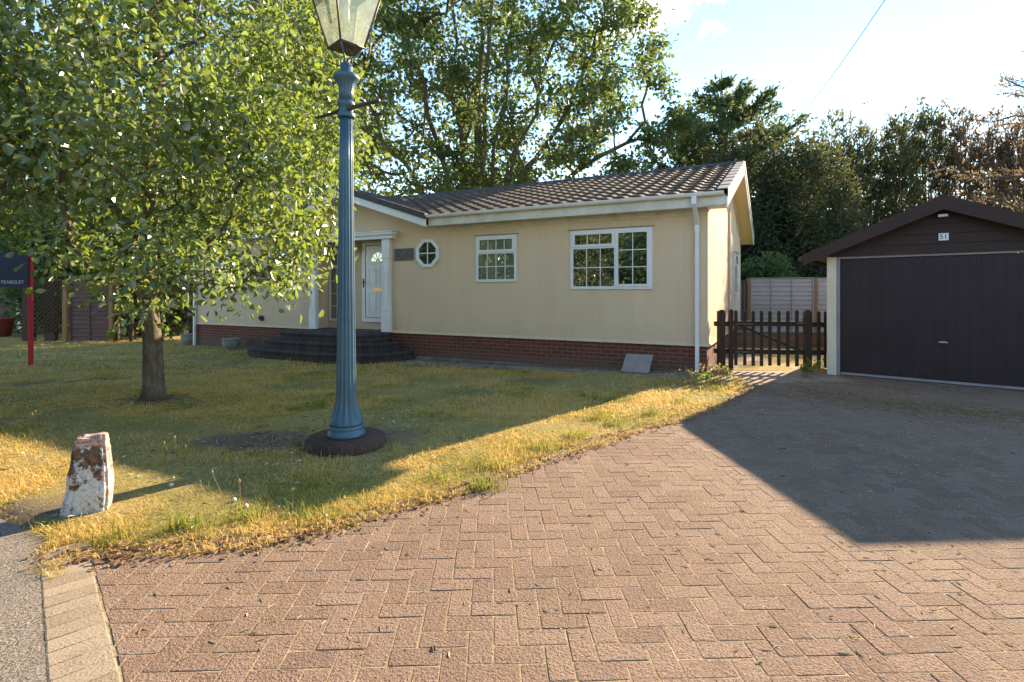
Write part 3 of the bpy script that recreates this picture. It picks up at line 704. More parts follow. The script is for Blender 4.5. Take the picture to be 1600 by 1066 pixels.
# windows
def bars(mb, x0, x1, z0, z1, nx_, nz_, y, w=0.016):
    for i in range(1, nx_): x = x0 + (x1 - x0) * i / nx_; mb.box((x - w / 2, y - 0.006, z0), (x + w / 2, y, z1))
    for j in range(1, nz_): z = z0 + (z1 - z0) * j / nz_; mb.box((x0, y - 0.0075, z - w / 2), (x1, y - 0.0015, z + w / 2))
def ring(mb, x0, x1, z0, z1, w, y0, y1):
    mb.box((x0, y0, z0), (x1, y1, z0 + w)); mb.box((x0, y0, z1 - w), (x1, y1, z1)); mb.box((x0, y0, z0 + w), (x0 + w, y1, z1 - w)); mb.box((x1 - w, y0, z0 + w), (x1, y1, z1 - w))
def window(x0, x1, z0, z1, lights, yb=0.0, pane='pane', label=None, rot=None, cap=True):
    """lights: (fx0, fx1, fz0, fz1, nx, nz, opening) in fractions of the frame"""
    w = bpy.data.objects.new('window', None); COL.objects.link(w); w.parent = H
    if rot: w.location = rot[0]; w.rotation_euler = (0, 0, rot[1])
    if label: w['label'] = label
    mb = MB(); ring(mb, x0, x1, z0, z1, 0.055, yb - 0.030, yb - 0.001)
    fw, fh = x1 - x0 - 0.11, z1 - z0 - 0.11; gl = MB(); br = MB()
    for (a, b, c, d, n1, n2, op) in lights:
        X0, X1 = x0 + 0.055 + fw * a, x0 + 0.055 + fw * b; Z0, Z1 = z0 + 0.055 + fh * c, z0 + 0.055 + fh * d
        if a > 0: X0 += 0.022; mb.box((X0 - 0.044, yb - 0.029, z0 + 0.055), (X0, yb - 0.0015, z1 - 0.055)) if c == 0 else None
        if b < 1: X1 -= 0.022
        if c > 0: Z0 += 0.022; mb.box((X0, yb - 0.0285, Z0 - 0.044), (X1, yb - 0.0012, Z0))
        if d < 1: Z1 -= 0.022
        if op:
            ring(mb, X0 - 0.008, X1 + 0.008, Z0 - 0.008, Z1 + 0.008, 0.048, yb - 0.046, yb - 0.0305); X0 += 0.04; X1 -= 0.04; Z0 += 0.04; Z1 -= 0.04
        gl.box((X0 - 0.004, yb - 0.012, Z0 - 0.004), (X1 + 0.004, yb - 0.002, Z1 + 0.004)); bars(br, X0, X1, Z0, Z1, n1, n2, yb - 0.0135)
    mb.build('frame', M['white'], w, 0.003); gl.build('pane', M[pane], w); br.build('glazing_bars', M['white'], w)
    if cap:
        mb = MB(); mb.box((x0 - 0.03, yb - 0.06, z1 + 0.002), (x1 + 0.03, yb - 0.001, z1 + 0.014)); mb.build('drip_cap', M['pale_verge'], w)
    return w
window(-2.53, -0.95, 1.46, 2.60, [(0, 0.57, 0, 0.72, 3, 2, False), (0, 0.57, 0.72, 1, 3, 1, True), (0.57, 1, 0, 1, 2, 3, True)], label='large casement window with white glazing bars')
window(-4.68, -3.71, 1.62, 2.60, [(0, 1, 0, 0.64, 4, 2, False), (0, 1, 0.64, 1, 4, 1, True)], pane='pane_green', label='small window with frosted glass')
window(-13.45, -12.55, 1.40, 2.55, [(0, 1, 0, 0.68, 3, 2, False), (0, 1, 0.68, 1, 3, 1, True)])
window(-10.95, -9.93, 1.42, 2.57, [(0, 1, 0, 0.68, 3, 2, False), (0, 1, 0.68, 1, 3, 1, True)])
window(-9.50, -8.72, 0.66, 2.68, [(0, 1, 0, 0.7, 3, 4, False), (0, 1, 0.7, 1, 3, 1, True)], yb=0.5, cap=False, label='tall porch window beside the front door')
window(0.0, 0.95, 1.35, 2.45, [(0, 1, 0, 0.7, 3, 2, False), (0, 1, 0.7, 1, 3, 1, True)], rot=((0, 5.15, 0), R(90)), label='side window in the sunlit gable wall')
# octagonal window
w = bpy.data.objects.new('window', None); COL.objects.link(w); w.parent = H; w['label'] = 'octagonal window with four dark panes'
octp = lambda r, y: [(-5.955 + r * math.cos(R(22.5 + 45 * k)) * 0.97, y, 2.28 + r * math.sin(R(22.5 + 45 * k))) for k in range(8)]
mb = MB(); a = octp(0.345, -0.035); b = octp(0.262, -0.035); a2 = octp(0.345, -0.001); b2 = octp(0.262, -0.001)
vs = a + b + a2 + b2; fs = []
for k in range(8):
    j = (k + 1) % 8; fs += [(k, j, j + 8, k + 8), (k + 16, j + 16, j, k), (k + 8, j + 8, j + 24, k + 24)]
mb.add(vs, fs); mb.build('frame', M['white'], w, 0.003)
mb = MB(); mb.prism(octp(0.262, -0.012), (0, 0.010, 0)); mb.build('pane', M['pane'], w)
mb = MB(); mb.box((-5.966, -0.022, 2.04), (-5.944, -0.0135, 2.52)); mb.box((-6.19, -0.0235, 2.269), (-5.72, -0.015, 2.291)); mb.build('glazing_bars', M['white'], w)

# front door in the recess
D = bpy.data.objects.new('door', None); COL.objects.link(D); D.parent = H; D['label'] = 'white panelled front door with fanlight'
dx0, dx1, dz0, dz1, dy = -8.34, -7.30, 0.655, 2.69, 0.5
mb = MB(); ring(mb, dx0, dx1, dz0, dz1, 0.11, dy - 0.05, dy - 0.001); mb.build('frame', M['white'], D, 0.004)
lx0, lx1, lz0, lz1 = dx0 + 0.115, dx1 - 0.115, dz0 + 0.115, dz1 - 0.115
mb = MB(); mb.box((lx0, dy - 0.035, lz0), (lx1, dy - 0.001, lz1))
cx = (lx0 + lx1) / 2
for (pz0, pz1) in ((lz0 + 0.12, lz0 + 0.62), (lz0 + 0.78, lz0 + 1.22)):
    for px0, px1 in ((lx0 + 0.10, cx - 0.04), (cx + 0.04, lx1 - 0.10)):
        ring(mb, px0, px1, pz0, pz1, 0.022, dy - 0.043, dy - 0.0351); mb.box((px0 + 0.04, dy - 0.041, pz0 + 0.04), (px1 - 0.04, dy - 0.0352, pz1 - 0.04))
mb.build('leaf', M['white'], D, 0.003)
mb = MB(); mb.box((lx0 - 0.004, dy - 0.0365, lz0 - 0.004), (lx0 + 0.008, dy - 0.0345, lz1 + .004)); mb.box((lx0 + .008, dy - 0.0365, lz0 - .004), (lx1, dy - 0.0345, lz0 + 0.008)); mb.box((lx0 + .008, dy - 0.0365, lz1 - .008), (lx1, dy - 0.0345, lz1 + .004)); mb.build('seal', M['ink'], D)
fz = lz1 - 0.40; fr = 0.22
mb = MB(); mb.prism([(cx + fr * math.cos(t), dy - 0.038, fz + fr * math.sin(t)) for t in np.linspace(0, math.pi, 17)], (0, 0.0025, 0)); mb.build('fanlight', M['pane'], D)
mb = MB()
t_ = np.linspace(0, math.pi, 17)
for i in range(16):
    q = [(cx + r * math.cos(t_[k]), dy - 0.045, fz + r * math.sin(t_[k])) for r, k in ((fr, i), (fr + 0.03, i), (fr + 0.03, i + 1), (fr, i + 1))]; mb.prism(q, (0, 0.009, 0))
    q = [(cx + r * math.cos(t_[k]), dy - 0.045, fz + r * math.sin(t_[k])) for r, k in ((0.02, i), (0.06, i), (0.06, i + 1), (0.02, i + 1))]; mb.prism(q, (0, 0.0065, 0))
for k in (1, 2, 3, 4):
    t = math.pi * k / 5; c, s = math.cos(t), math.sin(t); e = 0.009
    mb.prism([(cx + r * c - u * s, dy - 0.0435, fz + r * s + u * c) for r, u in ((0.06, -e), (fr, -e), (fr, e), (0.06, e))], (0, 0.005, 0))
mb.box((cx - fr - 0.03, dy - 0.045, fz - 0.03), (cx + fr + 0.03, dy - 0.036, fz)); mb.build('fanlight_frame', M['white'], D)
mb = MB(); mb.box((cx - 0.14, dy - 0.043, lz0 + 0.655), (cx + 0.14, dy - 0.0355, lz0 + 0.735)); mb.build('letterbox', M['brass'], D, 0.004)
mb = MB(); hx = dx0 + 0.06; mb.box((hx - 0.018, dy - 0.058, 1.52), (hx + 0.018, dy - 0.0505, 1.74)); mb.tube([(hx, dy - 0.058, 1.66), (hx, dy - 0.10, 1.66), (hx + 0.10, dy - 0.10, 1.66)], 0.009); mb.build('handle', M['iron'], D)

# porch pilasters and lintel
def pilaster(x0, x1, yd):
    mb = MB(); f0 = -0.11
    mb.box((x0, f0, ZB + 0.005), (x1, yd, ZB + 0.46)); mb.box((x0 + 0.012, f0 + 0.012, ZB + 0.46), (x1 - 0.012, yd, ZB + 0.50)); mb.box((x0 - 0.004, f0 - 0.004, ZB + 0.50), (x1 + 0.004, yd, ZB + 0.53))
    mb.box((x0 + 0.014, f0 + 0.014, ZB + 0.53), (x1 - 0.014, yd, ZB + 1.72)); ring(mb, x0 + 0.03, x1 - 0.03, ZB + 0.58, ZB + 1.68, 0.02, f0 + 0.004, f0 + 0.0135)
    mb.box((x0 - 0.004, f0 - 0.004, ZB + 1.72), (x1 + 0.004, yd, ZB + 1.75)); mb.box((x0 + 0.008, f0 + 0.008, ZB + 1.75), (x1 - 0.008, yd, 2.645))
    mb.build('pilaster', M['white'], H, 0.003)
pilaster(-7.22, -6.98, -0.002); pilaster(-9.60, -9.36, -0.002)
mb = MB(); mb.box((-9.72, -0.15, 2.65), (-6.86, -0.002, 2.72)); mb.box((-9.75, -0.17, 2.72), (-6.83, -0.002, 2.745)); mb.box((-9.77, -0.20, 2.745), (-6.81, -0.002, 2.80)); mb.box((-9.79, -0.22, 2.80), (-6.79, -0.002, 2.825))
mb.build('lintel', M['white'], H, 0.004)
mb = MB(); mb.box((-6.89, -0.03, 2.14), (-6.35, -0.002, 2.41)); mb.build('house_plaque', M['slate'], H, 0.004)
WL = bpy.data.objects.new('wall_light', None); COL.objects.link(WL); WL.parent = H
mb = MB(); mb.lathe([(0.055, 0), (0.06, 0.01), (0.05, 0.03), (0.02, 0.05)], 20); bk = mb.build('back_plate', M['white'], WL); bk.rotation_euler = (R(90), 0, 0); bk.location = (-8.50, 0.498, 2.50)
mb = MB(); mb.lathe([(0.02, 0), (0.05, 0.02), (0.085, 0.08), (0.09, 0.13), (0.085, 0.18), (0.06, 0.22), (0.01, 0.23)], 20, (-8.50, 0.36, 2.39)); mb.tube([(-8.5, 0.45, 2.5), (-8.5, 0.36, 2.56), (-8.5, 0.36, 2.62)], 0.012); mb.build('globe', M['lens'], WL)
mb = MB(); mb.lathe([(0.075, 0), (0.07, 0.06), (0.05, 0.061), (0.045, 0.02)], 18); vp = mb.build('flue_outlet', M['iron'], H); vp.rotation_euler = (R(90), 0, 0); vp.location = (-11.5, -0.0, 0.70)
mb = MB(); mb.box((-3.3, -0.02, 0.505), (-3.27, -0.001, 0.53)); mb.build('overflow_pipe', M['white'], H)

# semicircular brick steps
ST = thing('porch_steps', 'three curved dark brick steps up to the front door', 'steps', HO, HR)
def plan(a, b, n=40, cx_=-8.50):
    pts = []
    for i in range(n + 1):
        t = math.pi * i / n; c, s = math.cos(t), math.sin(t); e = 0.62
        pts.append((cx_ + a * math.copysign(abs(c) ** e, c), -b * s ** e))
    return pts
for a, b, z0, z1 in ((2.28, 1.50, -0.40, 0.09), (1.90, 1.22, 0.09, 0.275), (1.55, 0.95, 0.275, 0.462)):
    mb = MB(); mb.prism([(x, y - 0.125, z0) for x, y in plan(a - 0.03, b - 0.03)], (0, 0, z1 - z0 - 0.055)); riser = mb.build('riser', M['stepbrick'], ST)
    mb = MB(); mb.prism([(x, y - 0.125, z1 - 0.054) for x, y in plan(a, b)], (0, 0, 0.054)); mb.build('tread', M['stepbrick'], ST, 0.014)
mb = MB(); mb.box((-9.56, -0.12, 0.30), (-7.02, 0.495, 0.468)); mb.build('landing', M['stepbrick'], ST)

# leaning slab against the skirting
sl = thing('paving_slab', 'pinkish grey paving slab leaning on the brick skirting near the corner', 'paving slab', (HO + HX * -1.14 + HY * -0.36)[:], HR)
mb = MB(); mb.box((-0.24, -0.225, -0.02), (0.24, 0.225, 0.02), Matrix.Rotation(R(38), 3, 'X'), (0, 0, 0.135)); mb.build('slab', M['slab'], sl, 0.004)

# planters
def planter(x, y, lab, sc=1.0):
    X, Y = hw(x, y); p = thing('stone_planter', lab, 'planter', (X, Y, float(gz(X, Y)) + 0.005), 0, 'stone planters by the house')
    mb = MB(); prof = [(0.20, 0), (0.21, 0.015), (0.20, 0.03), (0.245, 0.07), (0.28, 0.14), (0.295, 0.21), (0.295, 0.27), (0.285, 0.29), (0.31, 0.305), (0.315, 0.345), (0.28, 0.35), (0.25, 0.30)]
    mb.lathe([(r * sc * 0.88, z * sc) for r, z in prof], 28); mb.build('bowl', M['stonepot'], p)
    mb = MB(); mb.lathe([(0.01, 0), (0.235 * sc, 0.001)], 20, (0, 0, 0.285 * sc), caps=False); mb.build('soil', M['jointsand'], p)
planter(-12.2, -0.42, 'round grey stone planter standing against the brick skirting', 0.86)
planter(-14.92, 0.10, 'round grey stone planter at the foot of the far downpipe', 0.9)

# ------------------------------------------------------------------ garage
GO = Vector((5.4, 9.1, 0)); GR = R(-40.8)
G = thing('garage', 'dark garage with shallow gabled roof and wide up and over door', 'garage', GO, GR)
W, APX, GE, GA, DEEP = 3.12, 1.56, 2.03, 2.84, 5.6
mb = MB(); mb.box((0, 0, -0.1), (0.14, 0.16, 2.02)); mb.build('corner_post', M['garagepost'], G, 0.006)
mb = MB(); mb.box((W - 0.14, 0, -0.1), (W, 0.16, 2.02)); mb.build('corner_post', M['garagepost'], G, 0.006)
sl_ = (GA - GE) / (APX + 0.3)
mb = MB()   # gable boarding above the door, overlapped boards
z = 2.0
while z < GA - 0.12:
    h = 0.15; dz = lambda zz: max(0.0, (GA - 0.10 - zz) / sl_)
    x0, x1 = max(0.0, APX - dz(z)), min(W, APX + dz(z)); u0, u1 = max(0.0, APX - dz(z + h)), min(W, APX + dz(z + h))
    mb.prism([(x0, -0.012, z), (x1, -0.012, z), (u1, 0.004, z + h + 0.008), (u0, 0.004, z + h + 0.008)], (0, 0.03, 0)); z += h
mb.build('gable_boarding', M['garageboard'], G)
mb = MB(); mb.box((0.02, 0.17, -0.1), (0.12, DEEP, GE)); mb.box((W - 0.12, 0.17, -0.1), (W - 0.02, DEEP, GE)); mb.box((0.12, DEEP - 0.1, -0.1), (W - .12, DEEP, GE))
mb.prism([(0.02, DEEP, GE), (W - 0.02, DEEP, GE), (APX, DEEP, GA - 0.13)], (0, -0.1, 0)); mb.build('wall', M['concrete'], G)
mb = MB(); mb.box((0.142, 0.02, -0.05), (0.19, 0.09, 2.0)); mb.box((W - 0.19, 0.02, -0.05), (W - 0.142, 0.09, 2.0)); mb.box((0.19, 0.02, 1.965), (W - 0.19, 0.09, 2.0)); mb.build('door_frame', M['garageframe'], G, 0.003)
gd = bpy.data.objects.new('door', None); COL.objects.link(gd); gd.parent = G
mb = MB(); dxa, dxb = 0.195, W - 0.195
mb.box((dxa, 0.05, 0.05), (dxb, 0.08, 1.962))
for x in np.arange(dxa + 0.02, dxb - 0.05, 0.1365): mb.box((x, 0.0465, 0.06), (x + 0.1325, 0.0505, 1.95))
mb.build('panel', M['garagedoor'], gd, 0.003)
mb = MB(); mb.box((dxa, 0.035, 0.012), (dxb, 0.09, 0.049)); mb.build('bottom_rail', M['garageframe'], gd)
mb = MB(); mb.lathe([(0.03, 0), (0.03, 0.012), (0.012, 0.02), (0.012, 0.05)], 16); mb.box((-0.055, -0.01, 0.045), (0.055, 0.01, 0.062)); hd = mb.build('handle', M['steel'], gd); hd.location = (1.55, 0.043, 0.64); hd.rotation_euler = (R(90), 0, 0)
for sgn in (1, -1):
    mb = MB(); e = (APX - sgn * (APX + 0.30), GE - 0.0)
    th = 0.05
    mb.prism([(APX, -0.20, GA), (e[0], -0.20, e[1]), (e[0], -0.20, e[1] - th), (APX, -0.20, GA - th)], (0, DEEP + 0.35, 0)); mb.build('roof', M['asbestos'], G)
    mb = MB(); mb.prism([(APX, -0.232, GA + 0.02), (e[0] - sgn * 0.02, -0.232, e[1] + 0.02), (e[0] - sgn * 0.02, -0.232, e[1] - 0.17), (APX, -0.232, GA - 0.20)], (0, 0.03, 0)); mb.build('barge_board', M['garageboard'], G)
    mb = MB(); mb.tube([(e[0] - sgn * 0.05, -0.22, e[1] - 0.06), (e[0] - sgn * 0.05, DEEP, e[1] - 0.06)], 0.055, 10); mb.build('gutter', M['dark_verge'], G)
mb = MB(); mb.box((APX - 0.065, -0.028, 2.19), (APX + 0.055, -0.0135, 2.30)); npl = mb.build('number_plate', M['letter'], G, 0.002)
text('numerals', '51', 0.10, M['ink'], npl, (APX - 0.005, -0.029, 2.245), (R(90), 0, 0), 0.001)
mb = MB(); mb.box((APX - 0.07, -0.10, 2.545), (APX + 0.05, -0.013, 2.585)); mb.build('security_light', M['lens'], G, 0.005)

# ------------------------------------------------------------------ picket gate between house and garage
P0 = Vector((3.7, 9.6, 0)); PD = Vector((1.7, -0.3, 0)); PD.normalize(); PR = math.atan2(PD.y, PD.x)
GT = thing('picket_gate', 'dark wooden picket gate with diagonal brace between house and garage', 'gate', P0, PR)
def picket(mb, x0, x1, z0, z1, y0=-0.02, y1=0.0):
    r = (x1 - x0) / 2; c = (x0 + x1) / 2
    pts = [(x0, y0, z0), (x1, y0, z0)] + [(c + r * math.cos(t), y0, z1 - r + r * math.sin(t)) for t in np.linspace(0, math.pi, 7)]
    mb.prism(pts, (0, y1 - y0, 0))
for (a, b) in ((0.301, 0.358), (0.453, 0.507), (0.594, 0.650), (0.733, 0.790), (0.872, 0.930), (1.021, 1.078), (1.169, 1.225), (1.317, 1.375)):
    mb = MB(); picket(mb, a, b, 0.09 + rng.normal(0, .006), 1.08 + rng.normal(0, .006)); mb.build('picket', M['gatewood'], GT, 0.003)
for z in (0.30, 0.80):
    mb = MB(); mb.box((0.29, 0.001, z), (1.46, 0.04, z + 0.085)); mb.build('rail', M['gatewood'], GT, 0.003)
mb = MB(); mb.prism([(0.36, 0.003, 0.80), (0.47, 0.003, 0.80), (1.44, 0.003, 0.385), (1.33, 0.003, 0.385)], (0, 0.03, 0)); mb.build('brace', M['gatewood'], GT, 0.003)
for z in (0.82, 0.32): mb = MB(); mb.box((0.30, -0.026, z), (0.62, -0.0205, z + 0.03)); mb.build('hinge', M['iron'], GT)
mb = MB(); mb.box((1.34, -0.03, 0.84), (1.47, -0.021, 0.87)); mb.build('latch', M['iron'], GT)
def side_panel(lab, posts, pk, rails, nm):
    t = thing('picket_fence', lab, 'fence', P0, PR)
    for (a, b, z1) in posts: mb = MB(); picket(mb, a, b, -0.1, z1, -0.035, 0.055); mb.build('post', M['gatewood'], t, 0.004)
    for (a, b) in pk: mb = MB(); picket(mb, a, b, 0.08, 1.07); mb.build('picket', M['gatewood'], t, 0.003)
    for (a, b) in rails:
        for z in (0.30, 0.79): mb = MB(); mb.box((a, 0.005, z), (b, 0.04, z + 0.085)); mb.build('rail', M['gatewood'], t, 0.003)
side_panel('narrow strip of dark picket fence with wide hanging post beside the house wall', [(0.038, 0.148, 1.09), (0.214, 0.284, 1.10)], [(0.005, 0.030)], [(-0.04, 0.214)], 0)
side_panel('short dark picket fence piece next to the garage corner post', [(1.463, 1.588, 1.09)], [(1.671, 1.730), (1.785, 1.825)], [(1.588, 1.83)], 1)

# ------------------------------------------------------------------ fences
def lap_panel(t, x0, x1, z0, z1, mat, board=0.14, nbat=4):
    mb = MB(); z = z0
    while z < z1 - 0.02:
        h = min(board, z1 - z); w_ = rng.normal(0, 0.006, 2)
        mb.prism([(x0, -0.030, z + w_[0]), (x0, 0.004, z + h + 0.015 + w_[0]), (x0, 0.012, z + h + 0.015 + w_[0]), (x0, -0.018, z + w_[0])], (x1 - x0, 0, 0)); z += h
    mb.build('lap_board_panel', mat, t)
    mb = MB()
    for x in np.linspace(x0, x1 - 0.03, nbat): mb.box((x, -0.050, z0), (x + 0.03, -0.031, z1 + 0.02))
    mb.box((x0, -0.045, z1 + 0.021), (x1, 0.02, z1 + 0.04)); mb.build('batten', mat, t)
def fence_run(name, lab, A, B, n, z0, z1, mat, postmat, posth=0.05):
    A = Vector((*A, 0)); B = Vector((*B, 0)); d = B - A; L = d.length
    t = thing(name, lab, 'fence', A, math.atan2(d.y, d.x))
    for i in range(n):
        a, b = L * i / n, L * (i + 1) / n; lap_panel(t, a + 0.055, b - 0.055, z0, z1 + rng.normal(0, 0.012), mat)
    for i in range(n + 1):
        mb = MB(); mb.box((L * i / n - 0.05, -0.06, -0.3), (L * i / n + 0.05, 0.045, z1 + posth)); mb.build('post', postmat, t, 0.004)
    return t
fence_run('panel_fence', 'bleached grey lap panel fence behind the picket gate', (7.4, 16.6), (13.0, 15.4), 3, 0.05, 1.80, M['greyfence'], M['oakpost'])
fence_run('panel_fence', 'short brown lap panel fence running back beside the sunlit gable', (6.78, 16.2), (7.36, 16.62), 1, 0.05, 1.74, M['brownfence'], M['oakpost'])
# low brick edging and sunny yard behind the gate
wl_ = thing('garden_wall', 'low tan brick retaining wall seen through the picket gate', 'wall', (5.2, 13.9, 0), R(-9))
mb = MB(); mb.box((0, 0, -0.2), (3.6, 0.22, 0.34)); mb.build('brickwork', M['tanbrick'], wl_)
mb = MB(); mb.box((-0.02, -0.02, 0.341), (3.62, 0.24, 0.39)); mb.build('coping', M['pathslab'], wl_, 0.006)

# left boundary: lap panel, lattice and trellis
def lattice(t, x0, x1, z0, z1, step, wdt, mat):
    mb = MB(); hgt = z1 - z0; wid = x1 - x0
    for sgn in (1, -1):
        k = -hgt
        while k < wid + 0.001:
            a0, a1 = k, k + hgt
            c0, c1 = max(a0, 0), min(a1, wid)
            if c1 - c0 > 0.03:
                za, zb = z0 + (c0 - k), z0 + (c1 - k)
                xa, xb = (x0 + c0, x0 + c1) if sgn > 0 else (x1 - c0, x1 - c1)
                y = 0.0 if sgn > 0 else 0.012; h = wdt * 0.7
                mb.prism([(xa, y, za - h), (xb, y, zb - h), (xb, y, zb + h), (xa, y, za + h)], (0, 0.011, 0))
            k += step
    mb.build('lattice', mat, t)
def lx(px, Y): return (px - 800.0) / 829.0 * Y
YF = 17.2; zf = float(gz(-12, YF))
def at_fence(px): return lx(px, YF)
t = thing('panel_fence', 'purplish brown lap panel fence left of the front tree', 'fence', (at_fence(108), YF, zf))
lap_panel(t, 0.06, at_fence(172) - at_fence(108), 0.02, 1.95, M['brownfence'], nbat=3)
for px in (103, 175):
    mb = MB(); mb.box((at_fence(px) - at_fence(108) - 0.07, -0.06, -0.3), (at_fence(px) - at_fence(108) + 0.06, 0.06, 2.0)); mb.build('post', M['oakpost'], t, 0.004)
t = thing('trellis', 'open brown diamond trellis behind the front tree', 'trellis', (at_fence(179), YF, zf))
lattice(t, 0, at_fence(297) - at_fence(179), 0.05, 1.9, 0.40, 0.03, M['trellis'])
for px in (181, 203, 250, 297):
    mb = MB(); mb.box((at_fence(px) - at_fence(179) - 0.05, 0.025, -0.3), (at_fence(px) - at_fence(179) + 0.05, 0.12, 1.98)); mb.build('post', M['darkpost'], t, 0.004)
t = thing('trellis', 'dense dark lattice screen beside the red sign post', 'trellis', (at_fence(48), YF + 0.05, zf))
lattice(t, 0, at_fence(100) - at_fence(48), 0.3, 2.0, 0.15, 0.03, M['trellis'])
for px in (40, 75):
    mb = MB(); mb.box((at_fence(px) - at_fence(48) - 0.20, 0.03, -0.3), (at_fence(px) - at_fence(48) + 0.13, 0.2, 2.1)); mb.build('post', M['darkpost'], t, 0.006)
# neighbour's house beyond
nb = thing('neighbour_house', 'brown brick house with white door post at the left edge', 'house', (-24, 22.5, -0.3))
mb = MB(); mb.box((-8, 0, 0), (3.2, 7, 2.6)); mb.build('wall', M['farbrick'], nb)
mb = MB(); mb.prism([(-8.4, -0.4, 2.55), (-8.4, 7.4, 2.55), (-8.4, 3.5, 4.6)], (12, 0, 0)); mb.build('roof', M['tile'], nb)
mb = MB(); mb.box((3.25, -0.3, 0), (3.45, -0.1, 2.2)); mb.build('door_post', M['offwhite'], nb)
mb = MB(); mb.box((0.4, -0.06, 0.9), (1.8, -0.002, 2.1)); mb.build('window', M['pane'], nb)
tub = thing('garden_tub', 'dull red tub by the brown brick house at the left edge', 'tub', (-18.9, 19.6, float(gz(-18.9, 19.6))))
mb = MB(); mb.lathe([(0.26, 0), (0.30, 0.02), (0.37, 0.55), (0.40, 0.60), (0.42, 0.62), (0.42, 0.68), (0.37, 0.68), (0.34, 0.6)], 24); mb.build('tub_body', simple('faded_red_plastic', (0.20, 0.03, 0.03), (0.28, 0.05, 0.04), 6, 0.6), tub)
mb = MB(); mb.lathe([(0.01, 0), (0.34, 0.004)], 20, (0, 0, 0.60), caps=False); mb.build('soil', M['jointsand'], tub)

# ------------------------------------------------------------------ estate sign
SY = 10.9; SX = lx(48, SY)
sg = thing('sign_board', 'navy blue sale board on a red post at the left edge', 'sign', (SX, SY, float(gz(SX, SY))), R(2))
mb = MB(); mb.box((-0.032, -0.032, -0.2), (0.032, 0.032, 2.38)); mb.build('post', M['redpaint'], sg, 0.005)
mb = MB(); mb.box((-1.05, -0.064, 1.60), (-0.005, -0.046, 2.32)); bd = mb.build('board', M['navy'], sg)
text('lettering', 'YEARDLEY', 0.098, M['letter'], bd, (-0.31, -0.0645, 1.70), (R(90), 0, 0), 0.001)

# ------------------------------------------------------------------ street lamp
LP = Vector((-1.518, 4.86, 0))
pl = thing('lamp_plinth', 'low round brick plinth under the blue lamp post', 'plinth', (LP.x + 0.0, LP.y, -0.01))
mb = MB(); mb.lathe([(0.355, -0.06), (0.36, 0.02), (0.353, 0.080), (0.338, 0.096), (0.20, 0.10), (0.02, 0.10)], 22); po = mb.build('brick_ring', M['plinthbrick'], pl)
L = thing('street_lamp', 'teal blue fluted iron lamp post with four sided glass lantern', 'street lamp', (LP.x, LP.y, 0.093)); L.scale = (0.94, 0.94, 0.961)
mb = MB(); prof = [(0.178, 0.0), (0.182, 0.015), (0.176, 0.035), (0.168, 0.05), (0.160, 0.062), (0.163, 0.075), (0.163, 0.105)]
mb.lathe(prof, 48); mb.build('foot', M['teal'], L)
prof = [(0.160, 0.105), (0.162, 0.125), (0.158, 0.15), (0.146, 0.185), (0.128, 0.225), (0.114, 0.27), (0.105, 0.32), (0.0975, 0.40), (0.090, 0.8), (0.082, 1.4), (0.074, 2.0), (0.067, 2.6), (0.062, 3.02)]
fl = [0.0, 0.01, 0.05, 0.09, 0.11, 0.12] + [0.12] * 7
mb.__init__(); mb.lathe(prof, 192, flute=(fl, 14)); mb.build('column', M['teal'], L)
mb = MB(); mb.lathe([(0.078, 3.02), (0.084, 3.03), (0.084, 3.06), (0.074, 3.07), (0.066, 3.08), (0.066, 3.12), (0.08, 3.13), (0.086, 3.15), (0.08, 3.17), (0.068, 3.18)], 32); mb.build('collar', M['teal'], L)
mb = MB(); mb.lathe([(0.068, 3.18), (0.070, 3.26), (0.082, 3.33), (0.105, 3.375), (0.118, 3.385), (0.124, 3.40), (0.122, 3.42), (0.108, 3.432), (0.065, 3.437), (0.058, 3.44), (0.056, 3.53), (0.05, 3.535)], 64, flute=([0, .1, .08, .03, 0, 0, 0, 0, 0, 0, 0, 0], 14)); mb.build('capital', M['teal'], L)
mb = MB(); c = Vector((0, -0.02, 3.10)); e1 = Vector((-0.38, 0.24, 3.10)); e2 = Vector((0.385, -0.26, 3.10)); s_ = (e2 - e1).normalized()
mb.tube([e1, e1 + s_ * 0.02, e1 + s_ * 0.2, c - s_ * 0.09, c - s_ * 0.085 , c + s_ * 0.085, c + s_ * 0.09, e2 - s_ * 0.16, e2 - s_ * 0.02, e2], [0.012, 0.015, 0.017, 0.021, 0.030, 0.030, 0.021, 0.017, 0.019, 0.015], 10); mb.build('ladder_bar', M['iron'], L)
LN = bpy.data.objects.new('lantern', None); COL.objects.link(LN); LN.parent = L; LN.location = (0, 0, 3.69)
copper = simple('weathered_copper_frame', (0.06, 0.042, 0.03), (0.13, 0.085, 0.055), 14, 0.5, 0.5, 0.1)
cn = lambda r, z: [Vector((r * math.cos(R(-90 + 90 * k)), r * math.sin(R(-90 + 90 * k)), z)) for k in range(4)]
lo, hi = cn(0.176, 0.0), cn(0.375, 0.60)
mb = MB()
for k in range(4):
    mb.tube([lo[k], hi[k]], 0.011, 6); mb.tube([lo[k], lo[(k + 1) % 4]], 0.010, 6); mb.tube([hi[k], hi[(k + 1) % 4]], 0.016, 6)
mb.prism(cn(0.178, -0.012), (0, 0, 0.012)); mb.prism([p * 1.0 for p in cn(0.06, -0.03)], (0, 0, 0.018)); mb.build('frame', copper, LN)
mb = MB()
for k in range(4):
    a, b, c_, d = lo[k] * 0.985, lo[(k + 1) % 4] * 0.985, hi[(k + 1) % 4] * 0.985, hi[k] * 0.985
    for p, z in ((a, 0.004), (b, 0.004), (c_, 0.596), (d, 0.596)): p.z = z
    nrm = (b - a).cross(d - a).normalized() * -0.003
    mb.prism([a, b, c_, d], nrm)
mb.build('glass', M['lantern_glass'], LN)
